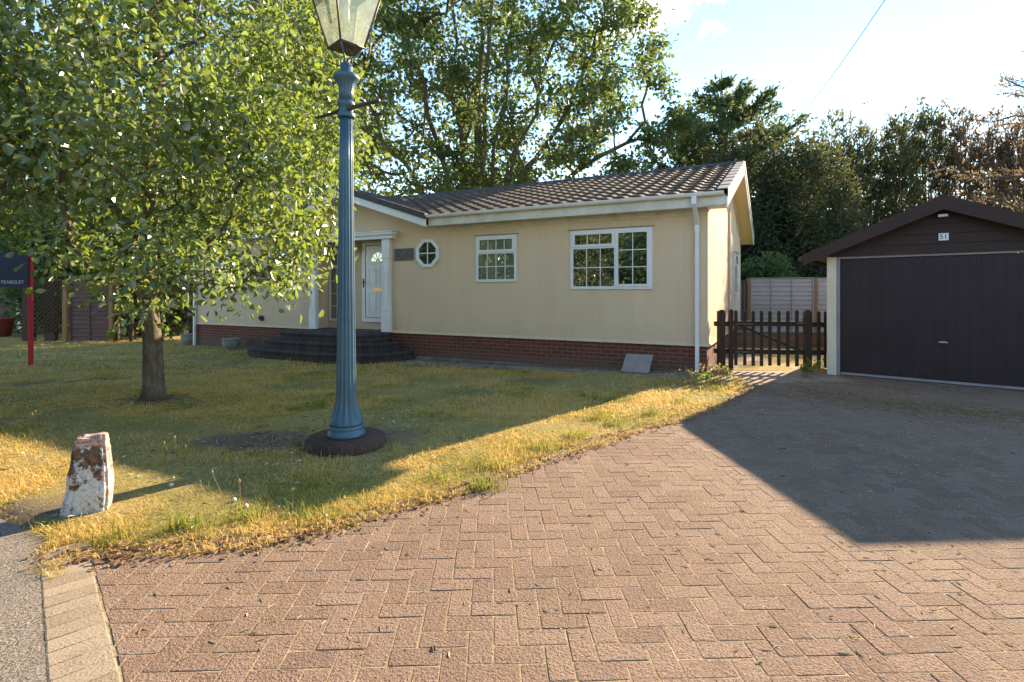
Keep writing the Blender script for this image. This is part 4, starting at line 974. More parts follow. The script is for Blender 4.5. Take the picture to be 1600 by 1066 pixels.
mb = MB(); top = cn(0.40, 0.605); cap_ = cn(0.11, 0.80); vs = top + cap_; mb.add(vs, [(0, 1, 5, 4), (1, 2, 6, 5), (2, 3, 7, 6), (3, 0, 4, 7), (4, 5, 6, 7), (3, 2, 1, 0)])
mb.prism(cn(0.13, 0.801), (0, 0, 0.06)); mb.lathe([(0.05, 0.861), (0.06, 0.88), (0.02, 0.93), (0.03, 0.95), (0.002, 1.0)], 16); mb.build('hood', copper, LN)
mb = MB(); mb.box((-0.03, -0.03, 0.42), (0.03, 0.03, 0.60)); mb.lathe([(0.018, 0.24), (0.03, 0.27), (0.03, 0.40), (0.02, 0.42)], 14); mb.build('bulb', M['lens'], LN)
mb = MB()
for k in range(4):
    a = cn(0.05, -0.17)[k]; q = cn(0.165, -0.005)[k]; mb.tube([a, a * 1.0 + Vector((0, 0, 0.07)), a.lerp(q, 0.35) + Vector((0, 0, 0.03)), q], [0.012, 0.011, 0.010, 0.010], 6)
mb.build('stay', M['teal'], LN)
mb = MB()
for sg_ in (-1, 1):
    pts = [(sg_ * 0.06, 0, -0.17), (sg_ * 0.14, 0, -0.145), (sg_ * 0.20, 0, -0.115), (sg_ * 0.225, 0, -0.06), (sg_ * 0.215, 0, -0.02), (sg_ * 0.16, 0, 0.0)]
    if sg_ > 0: pts = pts[:4] + [(0.235, 0, 0.0), (0.236, 0, 0.12)]
    mb.tube(pts, 0.006, 6)
mb.build('hook', M['iron'], LN)

# ------------------------------------------------------------------ chipped bollard
SB = thing('bollard', 'short flaking white painted masonry marker post on the verge', 'bollard', (-2.72, 3.42, -0.03), R(24)); SB.scale = (0.80, 0.78, 0.98)
bm = bmesh.new(); bmesh.ops.create_cube(bm, size=1.0); bmesh.ops.subdivide_edges(bm, edges=bm.edges[:], cuts=22, use_grid_fill=True)
rr = random.Random(4)
from mathutils import noise as mn
for v in bm.verts:
    h = v.co.z + 0.5; x, y = v.co.x, v.co.y
    xl = -0.175 + 0.095 * h; xr = 0.135 - 0.03 * h + 0.02 * math.sin(3 * h)
    v.co.x = xl + (x + 0.5) * (xr - xl); v.co.y = y * (0.20 - 0.04 * h) - 0.01 * h; v.co.z = h * 0.52
    n_ = mn.fractal(v.co * 9, 1.0, 2.0, 4); k = 0.010 + 0.020 * max(0, h - 0.9) * 10 * 0.6
    v.co += Vector((x, y, (h - 0.5) if h > 0.97 else 0)).normalized() * n_ * k
    r_ = max(0, abs(x) - 0.40) * max(0, abs(y) - 0.40) * 100
    v.co.x -= math.copysign(r_ * 0.016, x); v.co.y -= math.copysign(r_ * 0.016, y)
me = bpy.data.meshes.new('post_body'); bm.to_mesh(me); bm.free(); me.materials.append(M['stump'])
for p in me.polygons: p.use_smooth = True
o = bpy.data.objects.new('post_body', me); COL.objects.link(o); o.parent = SB

# ------------------------------------------------------------------ overhead cable and bird
cb = MB(); A = Vector((9.0, 21.0, 1.4 + (457 - 198) * 21 / 829)); A.x = lx(1232, 21); B = Vector((lx(1420, 7), 7.0, 1.4 + (457 + 55) * 7 / 829))
pts = [A.lerp(B, t) - Vector((0, 0, 0.5 * math.sin(math.pi * t) * 0.4)) for t in np.linspace(0, 1, 16)]
cb.tube(pts, 0.007, 5); tag(cb.build('overhead_cable', M['cable']), 'thin dark overhead cable crossing the sky above the cedar', 'cable')
bd_ = MB(); bd_.tube([(-0.16, 0, 0), (-0.08, 0, 0.012), (0, 0, 0.02), (0.1, 0, 0.01), (0.2, 0, 0)], [0.01, 0.04, 0.05, 0.035, 0.01], 8)
for s_y in (-1, 1): bd_.prism([(-0.04, s_y * 0.03, 0.03), (0.07, s_y * 0.03, 0.03), (0.09, s_y * 0.30, 0.10), (0.03, s_y * 0.42, 0.05), (0.01, s_y * 0.28, 0.09)], (0, 0, 0.012))
b_ = bd_.build('bird', M['cable']); b_.location = (lx(1350, 45), 45, 1.4 + (457 - 162) * 45 / 829); b_.rotation_euler = (0.2, 0, 0.5)
tag(b_, 'small dark bird flying in the open sky', 'bird')

#@@PLANTS@@
# ------------------------------------------------------------------ plants
def leaf_mesh(name, P, D, N, L, Wd, mat, parent=None, shape='leaf', fold=0.18):
    """P base points, D leaf axes, N approximate normals, L lengths, Wd widths (arrays)"""
    D = D / (np.linalg.norm(D, axis=1, keepdims=True) + 1e-9)
    S = np.cross(D, N); S /= (np.linalg.norm(S, axis=1, keepdims=True) + 1e-9); N = np.cross(S, D)
    L = L[:, None]; Wd = Wd[:, None]
    if shape == 'leaf':      # two folded halves, widest beyond the middle
        v = [P, P + D * L * 0.38 + S * Wd * 0.40 + N * fold * Wd, P + D * L * 0.72 + S * Wd * 0.42 + N * fold * Wd * 0.9, P + D * L - N * 0.06 * L,
             P + D * L * 0.72 - S * Wd * 0.42 + N * fold * Wd * 0.9, P + D * L * 0.38 - S * Wd * 0.40 + N * fold * Wd]
        V = np.stack(v, 1).reshape(-1, 3); b = np.arange(len(P))[:, None] * 6
        F = np.concatenate([b + np.array([0, 1, 2, 3]), b + np.array([0, 3, 4, 5])], 0)
    elif shape == 'diamond':
        v = [P, P + D * L * 0.5 + S * Wd * 0.5 + N * 0.1 * Wd, P + D * L, P + D * L * 0.5 - S * Wd * 0.5 + N * 0.1 * Wd]
        V = np.stack(v, 1).reshape(-1, 3); b = np.arange(len(P))[:, None] * 4; F = b + np.array([0, 1, 2, 3])
    return np_mesh(name, V, F, mat, parent, smooth=False)

def unit(n, rg): v = rg.normal(size=(n, 3)); return v / np.linalg.norm(v, axis=1, keepdims=True)

def grow(trunk, targets, rg, limbs=(), tip=0.008, power=2.3, sag=0.0, wob=0.10, climb=0.6, bias=0.35):
    """Joins every target to the nearest sensible point of the growing tree. Returns branch polylines with radii."""
    nodes = [np.array(p, float) for p in trunk]; parent = [-1] + list(range(len(trunk) - 1)); chains = [list(range(len(trunk)))]
    root = nodes[0]; targets = np.array(targets); start = np.array(trunk[min(2, len(trunk) - 1)])
    order = np.argsort(np.linalg.norm((targets - start) * np.array([1, 1, 0.8]), axis=1))
    cap = len(trunk) + len(targets) * 4 + 300
    A = np.zeros((cap, 3)); A[:len(trunk)] = nodes; n = len(trunk); first = 1 if len(trunk) < 4 else max(1, len(trunk) // 4)
    plen = np.zeros(cap); 
    for i in range(1, n): plen[i] = plen[i - 1] + np.linalg.norm(A[i] - A[i - 1])
    for (j, pts) in limbs:
        ch = [j]; prev = j
        for p in pts:
            A[n] = p; parent.append(prev); plen[n] = 0.6 * (plen[prev] + np.linalg.norm(A[n] - A[prev])); ch.append(n); prev = n; n += 1
        chains.append(ch)
    for t in targets[order]:
        d = t - A[first:n]; dist = np.linalg.norm(d, axis=1)
        cost = dist + np.where(d[:, 2] < 0, -d[:, 2] * climb, 0) + bias * plen[first:n] * 0.25
        j = int(np.argmin(cost)) + first; a = A[j]; seg = t - a; ln = np.linalg.norm(seg)
        k = 1 if ln < 0.3 else 3 if ln > 1.2 else 2
        prev = j; ch = [j]
        for q in range(1, k + 1):
            f = q / k; p = a + seg * f
            if q < k: p = p + rg.normal(0, wob * ln * 0.5, 3) + np.array([0, 0, math.sin(math.pi * f) * ln * (0.10 - sag)])
            A[n] = p; parent.append(prev); plen[n] = plen[prev] + ln / k; ch.append(n); prev = n; n += 1
        chains.append(ch)
    load = np.zeros(n); has = np.zeros(n, bool)
    for i in range(1, n): has[parent[i]] = True
    load[~has] = tip ** power
    for i in range(n - 1, 0, -1): load[parent[i]] += load[i] if True else 0
    rad = np.maximum(load, tip ** power) ** (1 / power)
    return A[:n], chains, rad, np.array(parent)

def wood_mesh(name, A, chains, rad, mat, parent, trunk_r=None, minr=0.0, sides=6):
    mb = MB()
    for ci, ch in enumerate(chains):
        r = [rad[i] for i in ch]
        if ci == 0:
            rr = [max(a, b) for a, b in zip(r, trunk_r)] if trunk_r else r
            mb.tube([A[i] for i in ch], rr, 18); continue
        r[0] = min(r[0], r[1] * 1.5) if len(r) > 1 else r[0]
        if max(r) < minr: continue
        mb.tube([A[i] for i in ch], r, sides if r[0] > 0.03 else 4, cap=False)
    return mb.build(name, mat, parent)

def crown_targets(n, c, r, rg, shell=0.55, lump=0.35, seed=0, zmin=-1e9, keep=None):
    out = []; c = np.array(c); r = np.array(r)
    while len(out) < n:
        u = unit(400, rg); k = rg.random(400) ** (1 / 3); k = np.where(rg.random(400) < shell, 0.62 + 0.38 * k, k)
        lum = 1 - lump + lump * 2 * vnoise(u[:, 0] * 2 + u[:, 2] * 1.3, u[:, 1] * 2 - u[:, 2], 1.1, seed)
        p = c + u * r * (k * np.clip(lum, 0.4, 1.25))[:, None]
        ok = p[:, 2] > zmin
        if keep is not None: ok &= keep(p)
        out += list(p[ok])
    return np.array(out[:n])

def leaves_on(targets, A_parent, rg, per, spread, along=0.5, droop=0.3, flat=0.5):
    """leaf bases scattered round every twig end; returns points, axes, normals"""
    n = len(targets) * per
    T = np.repeat(targets, per, 0); back = np.repeat(A_parent - targets, per, 0)
    P = T + back * (rg.random((n, 1)) ** 1.5) * along + rg.normal(0, 1, (n, 3)) * np.array(spread)
    out = P - T; D = unit(n, rg) * 0.9 + out / (np.linalg.norm(out, axis=1, keepdims=True) + 1e-6) * 0.6 + np.array([0, 0, -droop])
    N = unit(n, rg) * (1 - flat) + np.array([0, 0, 1.0]) * flat + np.array([0, -0.12, 0])
    return P, D, N

def broad_tree(name, label, base, trunk, trunk_r, targets, per, spread, leafL, leafW, mats, seed, group=None, tip=0.008, shape='leaf', cat='tree', minr=0.0, droop=0.3, flat=0.5, sag=0.0, along=0.5, bias=0.35, climb=0.6, power=2.3, limbs=()):
    rg = np.random.default_rng(seed)
    t = thing(name, label, cat, base, 0, group); b = np.array(base)
    A, chains, rad, par = grow(trunk, targets - b, rg, limbs, tip, sag=sag, bias=bias, climb=climb, power=power)
    wood_mesh('trunk', A, chains, rad, mats[0], t, trunk_r, minr)
    ends = np.array([A[c[-1]] for c in chains[1 + len(limbs):]]); pa = np.array([A[c[-2]] for c in chains[1 + len(limbs):]])
    P, D, N = leaves_on(ends, pa, rg, per, spread, along, droop, flat); n = len(P)
    leaf_mesh('crown', P, D, N, rg.uniform(*leafL, n), rg.uniform(*leafW, n), mats[1], t, shape)
    return t

# the tree on the lawn
rg = np.random.default_rng(21)
base = (-4.80, 7.10, float(gz(-4.8, 7.1)) - 0.05)
def front_keep(p):
    zlow = np.where(p[:, 0] > -4.3, 1.34, 1.70) + 0.20 * np.sin(p[:, 0] * 2.1) + 0.10 * np.sin(p[:, 1] * 3) + np.where(p[:, 0] > -3.4, (p[:, 0] + 3.4) * 0.05, 0)
    lim = p[:, 1] * np.where(p[:, 2] > 3.0, -0.295, np.where(p[:, 2] > 2.2, -0.33, -0.375)) - 0.04
    zlow = np.where(p[:, 0] < -5.4, zlow + 0.42, zlow)
    along = (p[:, 0] + 4.8) * 0.66 + (p[:, 1] - 7.1) * 0.751; perp = np.abs((p[:, 0] + 4.8) * -0.751 + (p[:, 1] - 7.1) * 0.66)
    zlow = np.where((along > 0.1) & (perp < 0.45), np.maximum(zlow, 1.75 + 0.42 * along), zlow)
    return (p[:, 2] > zlow) & (p[:, 0] < lim) & (p[:, 1] > 4.6)
tg = crown_targets(640, (-4.9, 6.9, 3.9), (3.7, 2.7, 3.3), rg, 0.5, 0.5, 3, keep=front_keep)
trunk = [(0, 0, 0), (0.005, 0, 0.25), (-0.01, 0, 0.8), (-0.06, 0, 1.35), (-0.08, 0.02, 1.9), (-0.10, 0.03, 2.6), (-0.05, 0.0, 3.4), (0.05, 0.05, 4.4), (0.0, 0.0, 5.6), (0.1, 0, 6.6)]
tr = [0.178, 0.130, 0.112, 0.107, 0.102, 0.092, 0.095, 0.075, 0.05, 0.03]
FT = broad_tree('broadleaf_tree', 'glossy leaved broad tree on the lawn with bare grey brown trunk', base, trunk, tr, tg, 86, (0.165, 0.165, 0.16), (0.058, 0.124), (0.042, 0.084), (M['bark'], M['leaf']), 7, tip=0.0068, flat=0.42, droop=0.45, along=0.7)

# big oak behind the roof: several stems fanning out
rg = np.random.default_rng(5)
OB = (-1.9, 25.5, -0.4)
def oak_keep(p):
    px = 800 + 829 * p[:, 0] / p[:, 1]; return (p[:, 2] > 5.4 + 0.0 * p[:, 0])
tg = crown_targets(560, (-2.3, 25.3, 11.6), (8.6, 6.0, 8.2), rg, 0.5, 0.35, 9, keep=oak_keep)
arm = np.array([(5.2, 25, 7.6), (6.6, 25, 8.6), (7.6, 25.4, 9.3), (8.1, 25.2, 9.5), (4.5, 24.5, 6.8), (6.2, 25, 11.8), (6.6, 24.8, 13.0), (5.6, 25.5, 15.0)])
tg = np.concatenate([tg, arm] + [arm + rg.normal(0, 0.5, arm.shape) for _ in range(4)])
trunk = [(0, 0, 0), (0.05, 0, 1.5), (0.0, 0.1, 3.0), (0.1, 0, 4.6), (0.0, 0, 6.4), (0.3, 0.1, 8.5), (0.2, 0, 11), (0.5, 0.1, 14), (0.4, 0, 17)]
tr = [0.5, 0.42, 0.38, 0.34, 0.26, 0.20, 0.16, 0.10, 0.05]
limbs = []
for k, (dx, dy, top, spread_) in enumerate(((-5.5, 0.5, 12, 1.0), (-3.2, -1.0, 15, .9), (-1.2, 1.0, 18, .8), (2.2, -0.8, 17, .9), (4.0, 0.6, 14, 1.0), (6.3, -0.6, 13.5, 1.1), (8.3, 0.2, 10.0, 1.2), (-7.2, -0.4, 9.5, 1.2), (1.0, -2.0, 16.5, .8), (3.2, -1.6, 11.0, 1.0), (-2.3, -1.5, 10.5, 1.0))):
    z0 = (3.0, 4.6, 4.6, 3.0)[k % 4]; j = {3.0: 2, 4.6: 3}[z0]; pts = []
    for f in np.linspace(0.15, 1, 7): pts.append(np.array([dx * f ** 0.85, dy * f, z0 + (top - z0) * f ** 1.1]) + rg.normal(0, 0.16, 3))
    limbs.append((j, pts))
broad_tree('oak_tree', 'large spreading oak behind the bungalow roof with many fanning limbs', OB, trunk, tr, tg, 84, (0.32, 0.32, 0.22), (0.17, 0.28), (0.12, 0.19), (M['farbark'], M['oakleaf']), 8, tip=0.027, shape='diamond', along=0.6, bias=0.45, climb=1.2, power=2.2, limbs=limbs)

# oak companions further left, behind the lawn tree
rg = np.random.default_rng(6)
for (x, y, cz, rx, rz_, lab, sd) in ((-13.5, 31, 8.6, 6.0, 7.5, 'tall green tree behind the lawn tree, left of the oak', 31), (-27, 33, 8.0, 7.0, 8.0, 'tall green tree at the far left above the brown brick house', 32)):
    tg = crown_targets(260, (x, y, cz), (rx, 5, rz_), rg, 0.6, 0.35, sd, zmin=2.0)
    broad_tree('broadleaf_tree', lab, (x, y, -0.4), [(0, 0, 0), (0, 0, 2), (0.1, 0, 4), (0, 0, 7), (0.1, 0, 11)], [0.4, 0.34, 0.28, 0.2, 0.1], tg, 95, (0.75, 0.75, 0.5), (0.22, 0.36), (0.14, 0.22), (M['farbark'], M['oakleaf']), sd, tip=0.02, shape='diamond', along=0.8, bias=0.5)

# cedar right of the roof end
def cedar(name, label, base, height, tiers, reach, mats, seed, per, leafL, leafW, spread, up=0.25, group=None, lo=0.25, tip=0.012, xlim=None, nb=(6, 9), twig=(0.35, 1.0)):
    rg = np.random.default_rng(seed); t = thing(name, label, 'tree', base, 0, group)
    mb = MB(); mb.tube([(0, 0, 0), (0.05, 0, height * 0.4), (-0.05, 0, height * 0.75), (0, 0, height)], [height * 0.028, height * 0.02, height * 0.011, 0.02], 10)
    P = []; D = []; N = []
    for k in range(tiers):
        f = lo + (1 - lo) * (k + rg.random() * 0.7) / tiers; z0 = height * f * 0.94
        for b in range(rg.integers(*nb)):
            a = rg.random() * 2 * math.pi; ln = reach * max(0.12, (1 - ((f - lo) / (1 - lo)) ** 2.4)) * rg.uniform(0.6, 1.08)
            d = np.array([math.cos(a), math.sin(a), up + rg.normal(0, 0.10)]); pts = []
            for s in np.linspace(0, 1, 6):
                p = np.array([0, 0, z0]) + d * ln * s + np.array([0, 0, 0.22 * ln * s * s * (1 if up > 0 else -0.4)]) + rg.normal(0, 0.03 * ln, 3) * (s > 0); pts.append(p)
            mb.tube(pts, list(np.linspace(max(tip, 0.022 * ln), tip, 6)), 5, cap=False)
            nt = max(4, int(ln * 5.5))
            for s in np.linspace(0.22, 1, nt):
                q = s * 5; i = min(4, int(q)); p = pts[i] * (1 - (q - i)) + pts[i + 1] * (q - i)
                side = unit(1, rg)[0] * np.array([1, 1, 0.35]); tl = ln * 0.24 * rg.uniform(*twig) * (1.15 - 0.6 * s)
                e = p + (side + d * 0.8 + np.array([0, 0, 0.22])) * tl
                if s * ln > 0.6: mb.tube([p, e], [tip * 0.7, tip * 0.35], 3, cap=False)
                m = per; r = rg.random((m, 1)); c = p + (e - p) * r
                P.append(c + rg.normal(0, 1, (m, 3)) * np.array(spread)); dd = unit(m, rg) * 0.8 + (e - p) / (np.linalg.norm(e - p) + 1e-6) * 0.8 + np.array([0, 0, 0.25]); D.append(dd); N.append(unit(m, rg) + np.array([0, 0, 0.6]))
    mb.build('trunk', mats[0], t)
    P = np.concatenate(P); D = np.concatenate(D); N = np.concatenate(N); n = len(P)
    leaf_mesh('crown', P, D, N, rg.uniform(*leafL, n), rg.uniform(*leafW, n), mats[1], t, 'diamond')
    return t
CM = (M['farbark'], M['cedarleaf'])
cedar('cedar_tree', 'dark blue green cedar rising beyond the right end of the roof', (lx(1128, 30), 30, -0.3), 14.3, 17, 5.4, CM, 3, 15, (0.18, 0.36), (0.09, 0.16), (0.15, 0.15, 0.09), up=0.22, lo=0.22)
cedar('cedar_tree', 'smaller dark cedar between the tall cedar and the yew hedge', (lx(1215, 32), 32, -0.3), 9.8, 12, 4.0, CM, 4, 17, (0.18, 0.34), (0.09, 0.15), (0.18, 0.18, 0.10), up=0.2, lo=0.1)
# feathery larch branches entering at the right edge
cedar('larch_tree', 'sparse larch with feathery sunlit branches at the right edge', (lx(1700, 19), 19, -0.2), 13.0, 11, 4.3, (M['farbark'], M['bronzeleaf']), 11, 11, (0.10, 0.20), (0.03, 0.06), (0.09, 0.09, 0.05), up=0.02, lo=0.3, nb=(5, 7))

# conifer hedge: separate upright trees standing shoulder to shoulder
def column_conifer(label, x, y, h, r, mat, seed, n, group):
    rg = np.random.default_rng(seed); t = thing('hedge_conifer', label, 'tree', (x, y, -0.3), 0, group)
    mb = MB(); P = []; D = []; N = []
    leaders = [(0, 0, h)] + [(rg.normal(0, r * 0.45), rg.normal(0, r * 0.4), h * rg.uniform(0.74, 0.99)) for _ in range(7)]
    mb.tube([(0, 0, 0), (0, 0, h * 0.6)], [0.16, 0.07], 7)
    for (a, b, c) in leaders: mb.tube([(0, 0, h * 0.2), (a * 0.7, b * 0.7, c * 0.55), (a, b, c)], [0.06, 0.04, 0.012], 5, cap=False)
    for i in range(n):
        a, b, c = leaders[rg.integers(len(leaders))]; f = rg.random() ** 0.8; z = 0.4 + (c - 0.4) * f
        rr = r * (0.25 + 0.75 * (1 - f) ** 0.55) * (0.55 if f > 0.8 else 0.8) * math.sqrt(rg.random()) + 0.05; an = rg.random() * 2 * math.pi
        q = np.array([a * f + rr * math.cos(an), b * f + rr * math.sin(an), z]); m = 13
        d = np.array([math.cos(an) * 0.5, math.sin(an) * 0.5, 1.0])
        s = rg.random((m, 1)) * 0.55; P.append(q + d * s + rg.normal(0, 0.085, (m, 3))); D.append(unit(m, rg) * 0.55 + d); N.append(unit(m, rg))
    mb.build('trunk', M['farbark'], t); P = np.concatenate(P); D = np.concatenate(D); N = np.concatenate(N); k = len(P)
    leaf_mesh('crown', P, D, N, rg.uniform(0.16, 0.34, k), rg.uniform(0.07, 0.13, k), mat, t, 'diamond'); return t
hedge = [(1275, 27, 8.6, 1.5), (1318, 26.5, 10.2, 1.5), (1360, 27, 9.7, 1.4), (1400, 26, 9.8, 1.4), (1446, 26, 10.4, 1.35), (1500, 25, 9.8, 1.3), (1545, 24.5, 9.4, 1.3), (1600, 24, 9.3, 1.4), (1660, 23.5, 9.6, 1.5)]
hl = ['leftmost dark hedge conifer, next to the cedars', 'dark hedge conifer with broad tufted top, second from the cedars', 'dark hedge conifer left of the garage apex with a lower top', 'dark hedge conifer just left of the garage apex',
      'tallest dark hedge conifer, right above the garage apex', 'bronze tinted hedge conifer just right of the garage apex', 'bronze tinted hedge conifer under the larch branches', 'bronze tinted hedge conifer at the right edge of the view', 'bronze tinted hedge conifer beyond the larch']
for i, (px, y, h, r) in enumerate(hedge):
    y += 8.5; k_ = y / (y - 8.5)
    column_conifer(hl[i], lx(px, y), y, (h - 1.1) * k_ + 1.4, r * k_, M['bronzeleaf'] if i > 4 else M['hedgeleaf'], 40 + i, 820 if i < 5 else 640, 'conifers in the tall hedge')
# dark evergreen mass behind the fence, and the pale shrub in front of it
def bush(name, label, c, r, n, per, mats, seed, leafL, leafW, spread, group=None, cat='shrub', lump=0.3):
    rg = np.random.default_rng(seed); b = (c[0], c[1], float(gz(c[0], c[1])) - 0.05)
    tg = crown_targets(n, c, r, rg, 0.75, lump, seed, zmin=b[2] + 0.25)
    return broad_tree(name, label, b, [(0, 0, 0), (0, 0, 0.3), (0.02, 0, 0.8), (0, 0, max(1.0, c[2] * 0.8))], [0.10, 0.09, 0.07, 0.04], tg, per, spread, leafL, leafW, mats, seed, group, tip=0.007, shape='diamond', cat=cat, flat=0.3, droop=0.0)
DM = (M['farbark'], M['yewleaf']); SM = (M['farbark'], M['shrubleaf'])
bush('yew_tree', 'dense dark yew behind the grey fence and the gable', (lx(1185, 23), 23, 3.6), (2.4, 1.9, 4.4), 420, 52, DM, 51, (0.14, 0.28), (0.06, 0.11), (0.22, 0.22, 0.30), cat='tree', lump=0.62)
bush('yew_tree', 'dense dark yew behind the grey fence, beside the garage', (lx(1246, 22), 22, 3.0), (1.9, 1.6, 3.9), 420, 52, DM, 52, (0.14, 0.28), (0.06, 0.11), (0.20, 0.20, 0.30), cat='tree', lump=0.7)
bush('ivy_shrub', 'mid green sunlit shrub rising over the grey fence', (lx(1195, 18.6), 18.6, 1.35), (1.15, 0.7, 1.25), 190, 55, SM, 54, (0.09, 0.16), (0.06, 0.10), (0.13, 0.13, 0.11))
# greenery behind the left boundary
for i, (px, y, z, r, lab) in enumerate(((235, 20.5, 1.6, (2.3, 1.2, 2.4), 'dark leafy shrub behind the trellis, next to the house'), (120, 22, 2.4, (2.8, 1.4, 3.0), 'dark leafy shrub behind the brown lap panel'), (25, 25, 3.0, (2.6, 1.5, 3.0), 'dark leafy shrub above the brick house at the left edge'), (285, 24, 2.8, (2.6, 1.5, 3.4), 'tall dark shrub behind the far corner of the bungalow'))):
    bush('leafy_shrub', lab, (lx(px, y), y, z), r, 230, 60, SM, 60 + i, (0.14, 0.26), (0.09, 0.15), (0.28, 0.28, 0.24), 'shrubs behind the left boundary')
# trees across the road behind the viewer, mirrored in the windows
for i, (x, y, h, lab) in enumerate(((-15, 4.5, 5.0, 'leafy tree across the road, farthest along it'), (-12.5, -1.0, 4.6, 'leafy tree across the road, second along it'), (-17.5, -3.0, 5.2, 'leafy tree standing well back across the road'), (-9.5, -5.5, 4.4, 'leafy tree across the road opposite the bollard'), (-14.0, -9.5, 5.4, 'tallest leafy tree across the road'), (-5.0, -9.5, 4.6, 'leafy tree across the road behind the lamp post'), (1.5, -11, 4.6, 'leafy tree across the road facing the drive'))):
    rg = np.random.default_rng(70 + i); tg = crown_targets(170, (x, y, h * 0.55), (3.2, 2.6, h * 0.52), rg, 0.6, 0.3, 70 + i, zmin=0.3)
    broad_tree('roadside_tree', lab, (x, y, 0), [(0, 0, 0), (0, 0, 1.5), (0, 0, 3)], [0.2, 0.15, 0.1], tg, 70, (0.45, 0.45, 0.35), (0.2, 0.34), (0.14, 0.22), (M['bark'], M['shrubleaf']), 70 + i, tip=0.014, shape='diamond')

# ------------------------------------------------------------------ grass
def lawn_mask(X, Y):
    lx_ = (X - HO.x) * HX.x + (Y - HO.y) * HX.y; ly_ = (X - HO.x) * HY.x + (Y - HO.y) * HY.y
    ok = ~(inpoly(X, Y, DRIVE) | inpoly(X, Y, ROAD))
    ok &= ~((lx_ > -HL - 0.05) & (lx_ < 0.1) & (ly_ > -0.70)) & (ly_ < 3)
    st = ((lx_ + 8.50) / 2.35) ** 2 + ((ly_ + 0.12) / 1.52) ** 2 < 1.02
    ok &= ~st & (np.hypot(X - LP.x, Y - LP.y) > 0.35 - 0.03 * (X > LP.x)) & (np.hypot(X + 4.8, Y - 7.1) > 0.2)
    ok &= ~((np.abs((X + 2.64)) < 0.16) & (np.abs(Y - 3.42) < 0.11))
    return ok
def blades(n, x0, x1, y0, y1, dens, h, wd, seed, edge_over=0.0, tuft=False):
    rg = np.random.default_rng(seed); X = rg.uniform(x0, x1, n); Y = rg.uniform(y0, y1, n)
    so = soil_at(X, Y) + (vnoise(X, Y, 6, 3) - 0.5) * 0.7
    ok = lawn_mask(X, Y) & (np.abs(X) < Y * 1.06 + 1.2) & (rg.random(n) < np.clip(dens(X, Y), 0, 1)) & ((so < 0.45) | (rg.random(n) < 0.10))
    if edge_over:
        o = inpoly(X, Y, DRIVE) & (polydist(X, Y, LAWN_EDGE[:-1]) < edge_over * vnoise(X, Y, 5, 8)) & (np.abs(X) < Y * 1.06 + 1.0) & (rg.random(n) < 0.5); ok |= o
    X, Y = X[ok], Y[ok]; m = len(X)
    g = 0.02 + 0.62 * vnoise(X, Y, 0.75, 1) * vnoise(X, Y, 2.6, 2) + 0.45 * (vnoise(X, Y, 8, 5) - 0.5) + 0.30 * (vnoise(X, Y, 19, 15) - 0.5)
    e = polydist(X, Y, LAWN_EDGE[:-1]); g = g + 0.42 * np.exp(-((e - 0.30) / 0.26) ** 2) * vnoise(X, Y, 2.2, 6)
    big = vnoise(X, Y, 1.9, 7); g = g + 0.25 * (big > 0.62)
    hh = h * rg.uniform(0.5, 1.25, m) * (0.55 + 0.9 * vnoise(X, Y, 2.5, 4)) * (1 + 0.35 * np.exp(-((e - 0.12) / 0.25) ** 2)) * np.where(rg.random(m) < 0.04, 1.9, 1.0)
    th = rg.random(m) * 2 * np.pi; ln = rg.uniform(0.3, 2.4, m)
    d = np.stack([np.cos(th), np.sin(th), np.zeros(m)], 1); s = np.stack([-np.sin(th), np.cos(th), np.zeros(m)], 1) * (wd * rg.uniform(0.6, 1.3, m))[:, None]
    P = np.stack([X, Y, np.where(inpoly(X, Y, DRIVE), -0.005, gz(X, Y) - 0.012)], 1)
    mid = P + d * (hh * ln * 0.38)[:, None] + np.array([0, 0, 1]) * (hh * np.clip(0.75 - 0.2 * ln, 0.28, 0.65))[:, None]; tipp = P + d * (hh * ln)[:, None] + np.array([0, 0, 1]) * (hh * np.clip(1.15 - 0.42 * ln, 0.2, 1))[:, None]
    V = np.stack([P - s, P + s, mid + s * 0.75, mid - s * 0.75, tipp], 1).reshape(-1, 3); b = np.arange(m)[:, None] * 5
    Fq = b + np.array([0, 1, 2, 3]); Ft = b + np.array([3, 2, 4, 4]);
    return V, Fq, np.stack([b[:, 0] + 3, b[:, 0] + 2, b[:, 0] + 4], 1), np.repeat(g, 5)
def tri_mesh(name, parts, mat):
    Vs, Fs, G = [], [], []; o = 0
    for V, q, t, g in parts:
        Fs += [q[:, [0, 1, 2]] + o, q[:, [0, 2, 3]] + o, t + o]; Vs.append(V); G.append(g); o += len(V)
    return np_mesh(name, np.concatenate(Vs), np.concatenate(Fs), mat, attr={'green': np.concatenate(G)})
near = blades(420000, -5.4, 3.2, 2.6, 6.6, lambda X, Y: (3.3 / np.maximum(Y, 3.3)) ** 1.1, 0.033, 0.0021, 1, 0.15)
midg = blades(260000, -9, 3.9, 6.0, 10.0, lambda X, Y: (6.4 / np.maximum(Y, 6.4)), 0.042, 0.0042, 2)
farg = blades(150000, -22, 2, 9.6, 19.0, lambda X, Y: (10 / np.maximum(Y, 10)), 0.050, 0.0080, 3)
tag(tri_mesh('grass', [near, midg, farg], M['grass']), 'dry golden and green lawn grass', 'grass', kind='stuff')
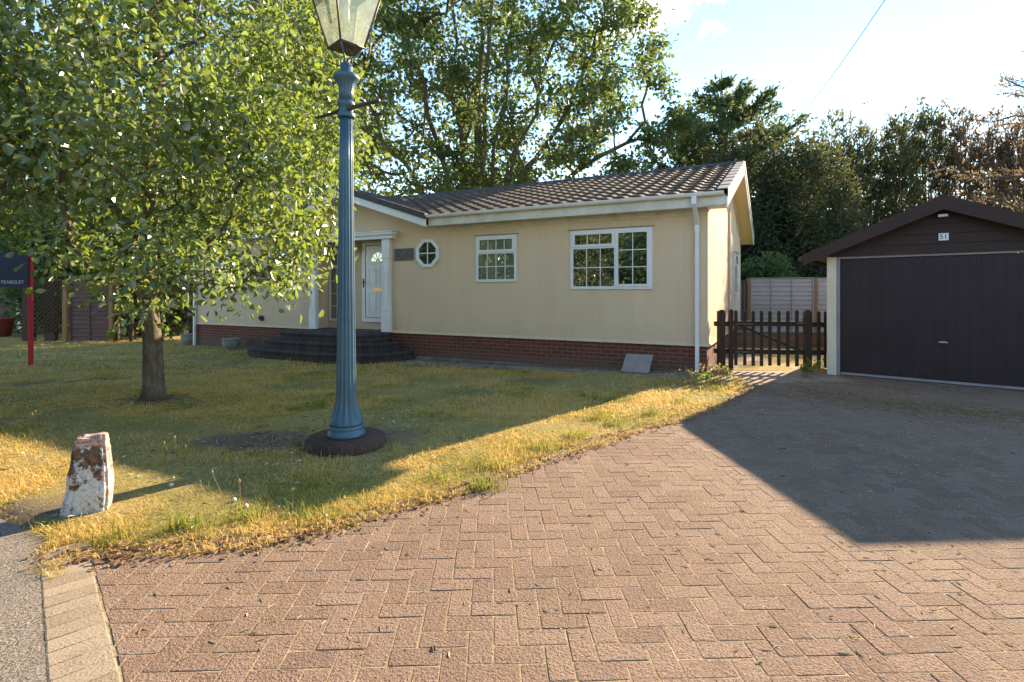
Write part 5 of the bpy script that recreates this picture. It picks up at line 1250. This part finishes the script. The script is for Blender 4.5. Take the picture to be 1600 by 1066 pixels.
# fresh green tufts along the ragged edge
rg = np.random.default_rng(12); PT = []
cs = [(-1.62, 3.28), (-1.3, 3.32), (-0.55, 3.95), (-0.15, 4.25), (0.28, 4.75), (0.62, 5.15), (-1.95, 3.15), (1.05, 5.6), (1.6, 6.1), (2.1, 6.7), (2.9, 7.6), (-2.25, 3.0), (0.95, 5.9), (3.1, 8.0), (-0.2, 3.80)]
for (x, y) in cs:
    m = rg.integers(60, 150); X = x + rg.normal(0, 0.07, m); Y = y + rg.normal(0, 0.05, m); th = rg.random(m) * 2 * np.pi; hh = rg.uniform(0.04, 0.12, m); ln = rg.uniform(0.2, 1.0, m)
    d = np.stack([np.cos(th), np.sin(th), np.zeros(m)], 1); s = np.stack([-np.sin(th), np.cos(th), np.zeros(m)], 1) * 0.0028
    P = np.stack([X, Y, np.full(m, -0.01)], 1); mid = P + d * (hh * ln * 0.3)[:, None] + np.array([0, 0, 1]) * (hh * .65)[:, None]; tp = P + d * (hh * ln)[:, None] + np.array([0, 0, 1]) * hh[:, None]
    V = np.stack([P - s, P + s, mid + s * .8, mid - s * .8, tp], 1).reshape(-1, 3); b = np.arange(m)[:, None] * 5
    PT.append((V, b + np.array([0, 1, 2, 3]), np.concatenate([b + 3, b + 2, b + 4], 1), np.full(m * 5, 0.95)))
tag(tri_mesh('grass_tufts', PT, M['grass']), 'fresh green grass tufts along the edge of the paving', 'grass', kind='stuff')

# ------------------------------------------------------------------ litter
M['deadleaf'] = mat_leaf('dead_leaf', (0.12, 0.065, 0.03), (0.40, 0.27, 0.15), (0.45, 0.25, 0.10), 0.25, 0.8, 0.2)
M['paleleaf'] = mat_leaf('pale_dead_leaf', (0.30, 0.26, 0.20), (0.58, 0.52, 0.44), (0.4, 0.35, 0.25), 0.2, 0.7, 0.3)
M['strawbit'] = mat_leaf('straw_bits', (0.34, 0.27, 0.16), (0.62, 0.52, 0.34), (0.5, 0.4, 0.2), 0.2, 0.8, 0.2)
def scatter_leaves(name, X, Y, L, W_, mat, lift, seed, lab, cat, stand=0.35):
    rg = np.random.default_rng(seed); n = len(X); th = rg.random(n) * 2 * np.pi
    z = np.where(inpoly(X, Y, DRIVE), 0.002, gz(X, Y) + lift)
    P = np.stack([X, Y, z], 1); D = np.stack([np.cos(th), np.sin(th), rg.uniform(0, stand, n)], 1); N = np.array([0, 0, 1.0]) + rg.normal(0, 0.35, (n, 3))
    return tag(leaf_mesh(name, P, D, N, rg.uniform(*L, n), rg.uniform(*W_, n), mat, None, 'leaf', 0.25), lab, cat, kind='stuff')
rg = np.random.default_rng(33)
X = rg.uniform(-10, 3, 2400); Y = 2.7 + 11 * rg.random(2400) ** 1.1; k = lawn_mask(X, Y); scatter_leaves('fallen_leaves', X[k], Y[k], (0.018, 0.055), (0.010, 0.028), M['paleleaf'], 0.02, 1, 'pale fallen leaves scattered over the lawn', 'leaves')
t_ = rg.random(1500) * (len(LAWN_EDGE) - 2); i_ = t_.astype(int); f_ = t_ - i_; E_ = np.array(LAWN_EDGE)
X = E_[i_, 0] * (1 - f_) + E_[i_ + 1, 0] * f_ + rg.normal(0.02, 0.07, 1500); Y = E_[i_, 1] * (1 - f_) + E_[i_ + 1, 1] * f_ + rg.normal(-0.02, 0.07, 1500)
scatter_leaves('edge_litter', X, Y, (0.02, 0.055), (0.010, 0.028), M['deadleaf'], 0.004, 2, 'brown dead leaves and twigs along the lawn edge', 'leaves')
X = np.concatenate([rg.normal(-2.2, 0.5, 160), rg.normal(-1.6, 0.6, 120), rg.normal(-4.75, 0.45, 160), rg.normal(-6.3, .4, 50)]); Y = np.concatenate([rg.normal(5.0, 0.22, 160), rg.normal(5.05, 0.5, 120), rg.normal(7.0, 0.3, 160), rg.normal(10.6, .3, 50)])
k = np.hypot(X - LP.x, Y - LP.y) > 0.2; X, Y = X[k], Y[k]
scatter_leaves('soil_litter', X, Y, (0.03, 0.09), (0.008, 0.03), M['deadleaf'], 0.01, 3, 'dry leaves and twigs on the bare soil under the tree and lamp', 'leaves')
n = 13000; X = rg.uniform(-2.0, 7.5, n); Y = 2.0 + 6.8 * rg.random(n) ** 0.9; dens = 0.07 + 0.55 * np.exp(-((X - 3.3) / 1.2) ** 2 - ((Y - 4.9) / 1.3) ** 2) + 0.5 * vnoise(X, Y, 0.9, 11) ** 3 + 1.2 * np.exp(-(((X - 4.2 + (Y - 6.5) * -0.8) / 1.0) ** 2 + ((Y - 7.0) / 0.75) ** 2))
k = (rg.random(n) < dens) & inpoly(X, Y, DRIVE); scatter_leaves('paving_straw', X[k], Y[k], (0.012, 0.055), (0.003, 0.011), M['strawbit'], 0, 4, 'dry straw and moss bits lying on the block paving', 'litter', 0.03)
n = 40000; X = rg.uniform(2.0, 7.5, n); Y = rg.uniform(5.2, 8.9, n); dx = (X - 4.6); dy = (Y - 6.85); u = dx * 0.757 - dy * 0.654; v_ = dx * 0.654 + dy * 0.757
dens = np.exp(-(u / 1.7) ** 2 - (v_ / 0.48) ** 2) * (0.2 + 1.3 * vnoise(X, Y, 3, 2)); k = (rg.random(n) < dens) & inpoly(X, Y, DRIVE)
scatter_leaves('moss_litter', X[k], Y[k], (0.015, 0.05), (0.004, 0.014), simple('dry_moss', (0.20, 0.14, 0.065), (0.42, 0.32, 0.16), 20, 0.95, 0.1, 0), 0, 6, 'brown dry moss drift on the paving in front of the garage', 'litter', 0.5)
u_ = rg.uniform(-6.1, 0.1, 900); w_ = -0.14 - np.abs(rg.normal(0, 0.13, 900)); X = HO.x + HX.x * u_ + HY.x * w_; Y = HO.y + HX.y * u_ + HY.y * w_
scatter_leaves('footing_litter', X, Y, (0.02, 0.06), (0.010, 0.03), M['deadleaf'], 0.02, 9, 'dead leaves gathered along the foot of the brick skirting', 'leaves')
n = 120; X = rg.uniform(-2, 6, n); Y = 2.0 + 5 * rg.random(n); k = inpoly(X, Y, DRIVE); scatter_leaves('dark_twigs', X[k], Y[k], (0.015, 0.045), (0.006, 0.014), M['darkpost'], 0, 5, 'dark seed husks and twigs on the block paving', 'litter', 0.2)

# ------------------------------------------------------------------ weeds and stalks (each a thing)
def weed(label, x, y, n, h, leafy, seed, group, cat='weed', mat='dryweed'):
    rg = np.random.default_rng(seed); z0 = float(gz(x, y)); t = thing('weed_plant', label, cat, (x, y, z0), 0, group); mb = MB(); P = []; D = []
    for i in range(n):
        a = rg.random() * 2 * math.pi; l = rg.uniform(0.1, 0.5); hh = h * rg.uniform(0.6, 1.1); b = rg.normal(0, 0.06, 2)
        pts = [(b[0], b[1], -0.02), (b[0] + math.cos(a) * l * hh * 0.3, b[1] + math.sin(a) * l * hh * 0.3, hh * 0.55), (b[0] + math.cos(a) * l * hh, b[1] + math.sin(a) * l * hh, hh)]
        mb.tube(pts, [0.0022, 0.0018, 0.0012], 4)
        for k in range(leafy):
            f = rg.random(); P.append(np.array(pts[1]) * (1 - f) + np.array(pts[2]) * f); D.append(unit(1, rg)[0] + np.array([0, 0, 0.5]))
        if not leafy or rg.random() < 0.5: mb.lathe([(0.001, -0.01), (0.007, 0.0), (0.008, 0.012), (0.003, 0.024)], 6, pts[2])
    mb.build('stalks', M['dryweed'], t)
    if leafy: P = np.array(P); D = np.array(D); m = len(P); leaf_mesh('foliage', P, D, unit(m, rg), rg.uniform(0.025, 0.06, m), rg.uniform(0.015, 0.03, m), M[mat], t, 'leaf')
    return t
gp_ = 'weeds at the foot of the house corner'
for i, (px, py, n, h, lf, mt, lab) in enumerate(((1052, 603, 7, 0.20, 0, 'dryweed', 'thin dry seed heads left of the downpipe'), (1075, 601, 12, 0.22, 3, 'dryweed', 'dry weed clump just left of the downpipe foot'), (1096, 603, 16, 0.22, 5, 'weedleaf', 'leafy weed clump at the foot of the downpipe'), (1118, 599, 20, 0.32, 8, 'dryweed', 'tall brown weed clump at the house corner by the gate post'), (1132, 597, 14, 0.26, 7, 'weedleaf', 'leafy weed clump under the gate hanging post'), (1258, 590, 18, 0.22, 8, 'weedleaf', 'green weed clump under the gate latch post'), (1276, 586, 14, 0.25, 8, 'weedleaf', 'green weed clump beside the garage post'))):
    d = 1.4 * 829 / (py - 457); weed(lab, (px - 800) / 829 * d, d, n, h, lf, 80 + i, gp_, 'weed', mt)
gs = 'tall dry grass stalks on the verge'
for i, (px, py, n, h, lab) in enumerate(((365, 735, 2, 0.33, 'tall dry grass stalk in front of the bare soil'), (290, 722, 3, 0.20, 'short dry stalks at the left end of the bare soil'), (372, 790, 2, 0.30, 'thin dry stalk on the sunlit verge between bollard and lamp'), (55, 668, 4, 0.20, 'dry stalks at the far left of the lawn'), (640, 700, 2, 0.25, 'bent dry stalk right of the lamp plinth'))):
    d = 1.4 * 829 / (py - 457); weed(lab, (px - 800) / 829 * d, d, n, h, 0, 95 + i, gs, 'grass stalk')
# a few pale toadstools / puffballs on the verge
for i, (px, py, lab) in enumerate(((268, 762, 'pale puffball on the sunlit verge nearest the bollard'), (365, 785, 'pale puffball in the middle of the sunlit verge'), (385, 795, 'pale puffball nearest the paving on the sunlit verge'))):
    d = 1.4 * 829 / (py - 457); rg = np.random.default_rng(i); mb = MB(); mb.lathe([(0.006, -0.01), (0.010, 0.012), (0.022, 0.022), (0.026, 0.034), (0.020, 0.046), (0.008, 0.052), (0.001, 0.053)], 12)
    o = mb.build('mushroom', M['offwhite']); o.scale = (0.6, 0.6, 0.6); o.location = ((px - 800) / 829 * d, d, 0.0); o.rotation_euler = (rg.normal(0, .3), rg.normal(0, .3), 0); tag(o, lab, 'mushroom', 'pale mushrooms on the verge')
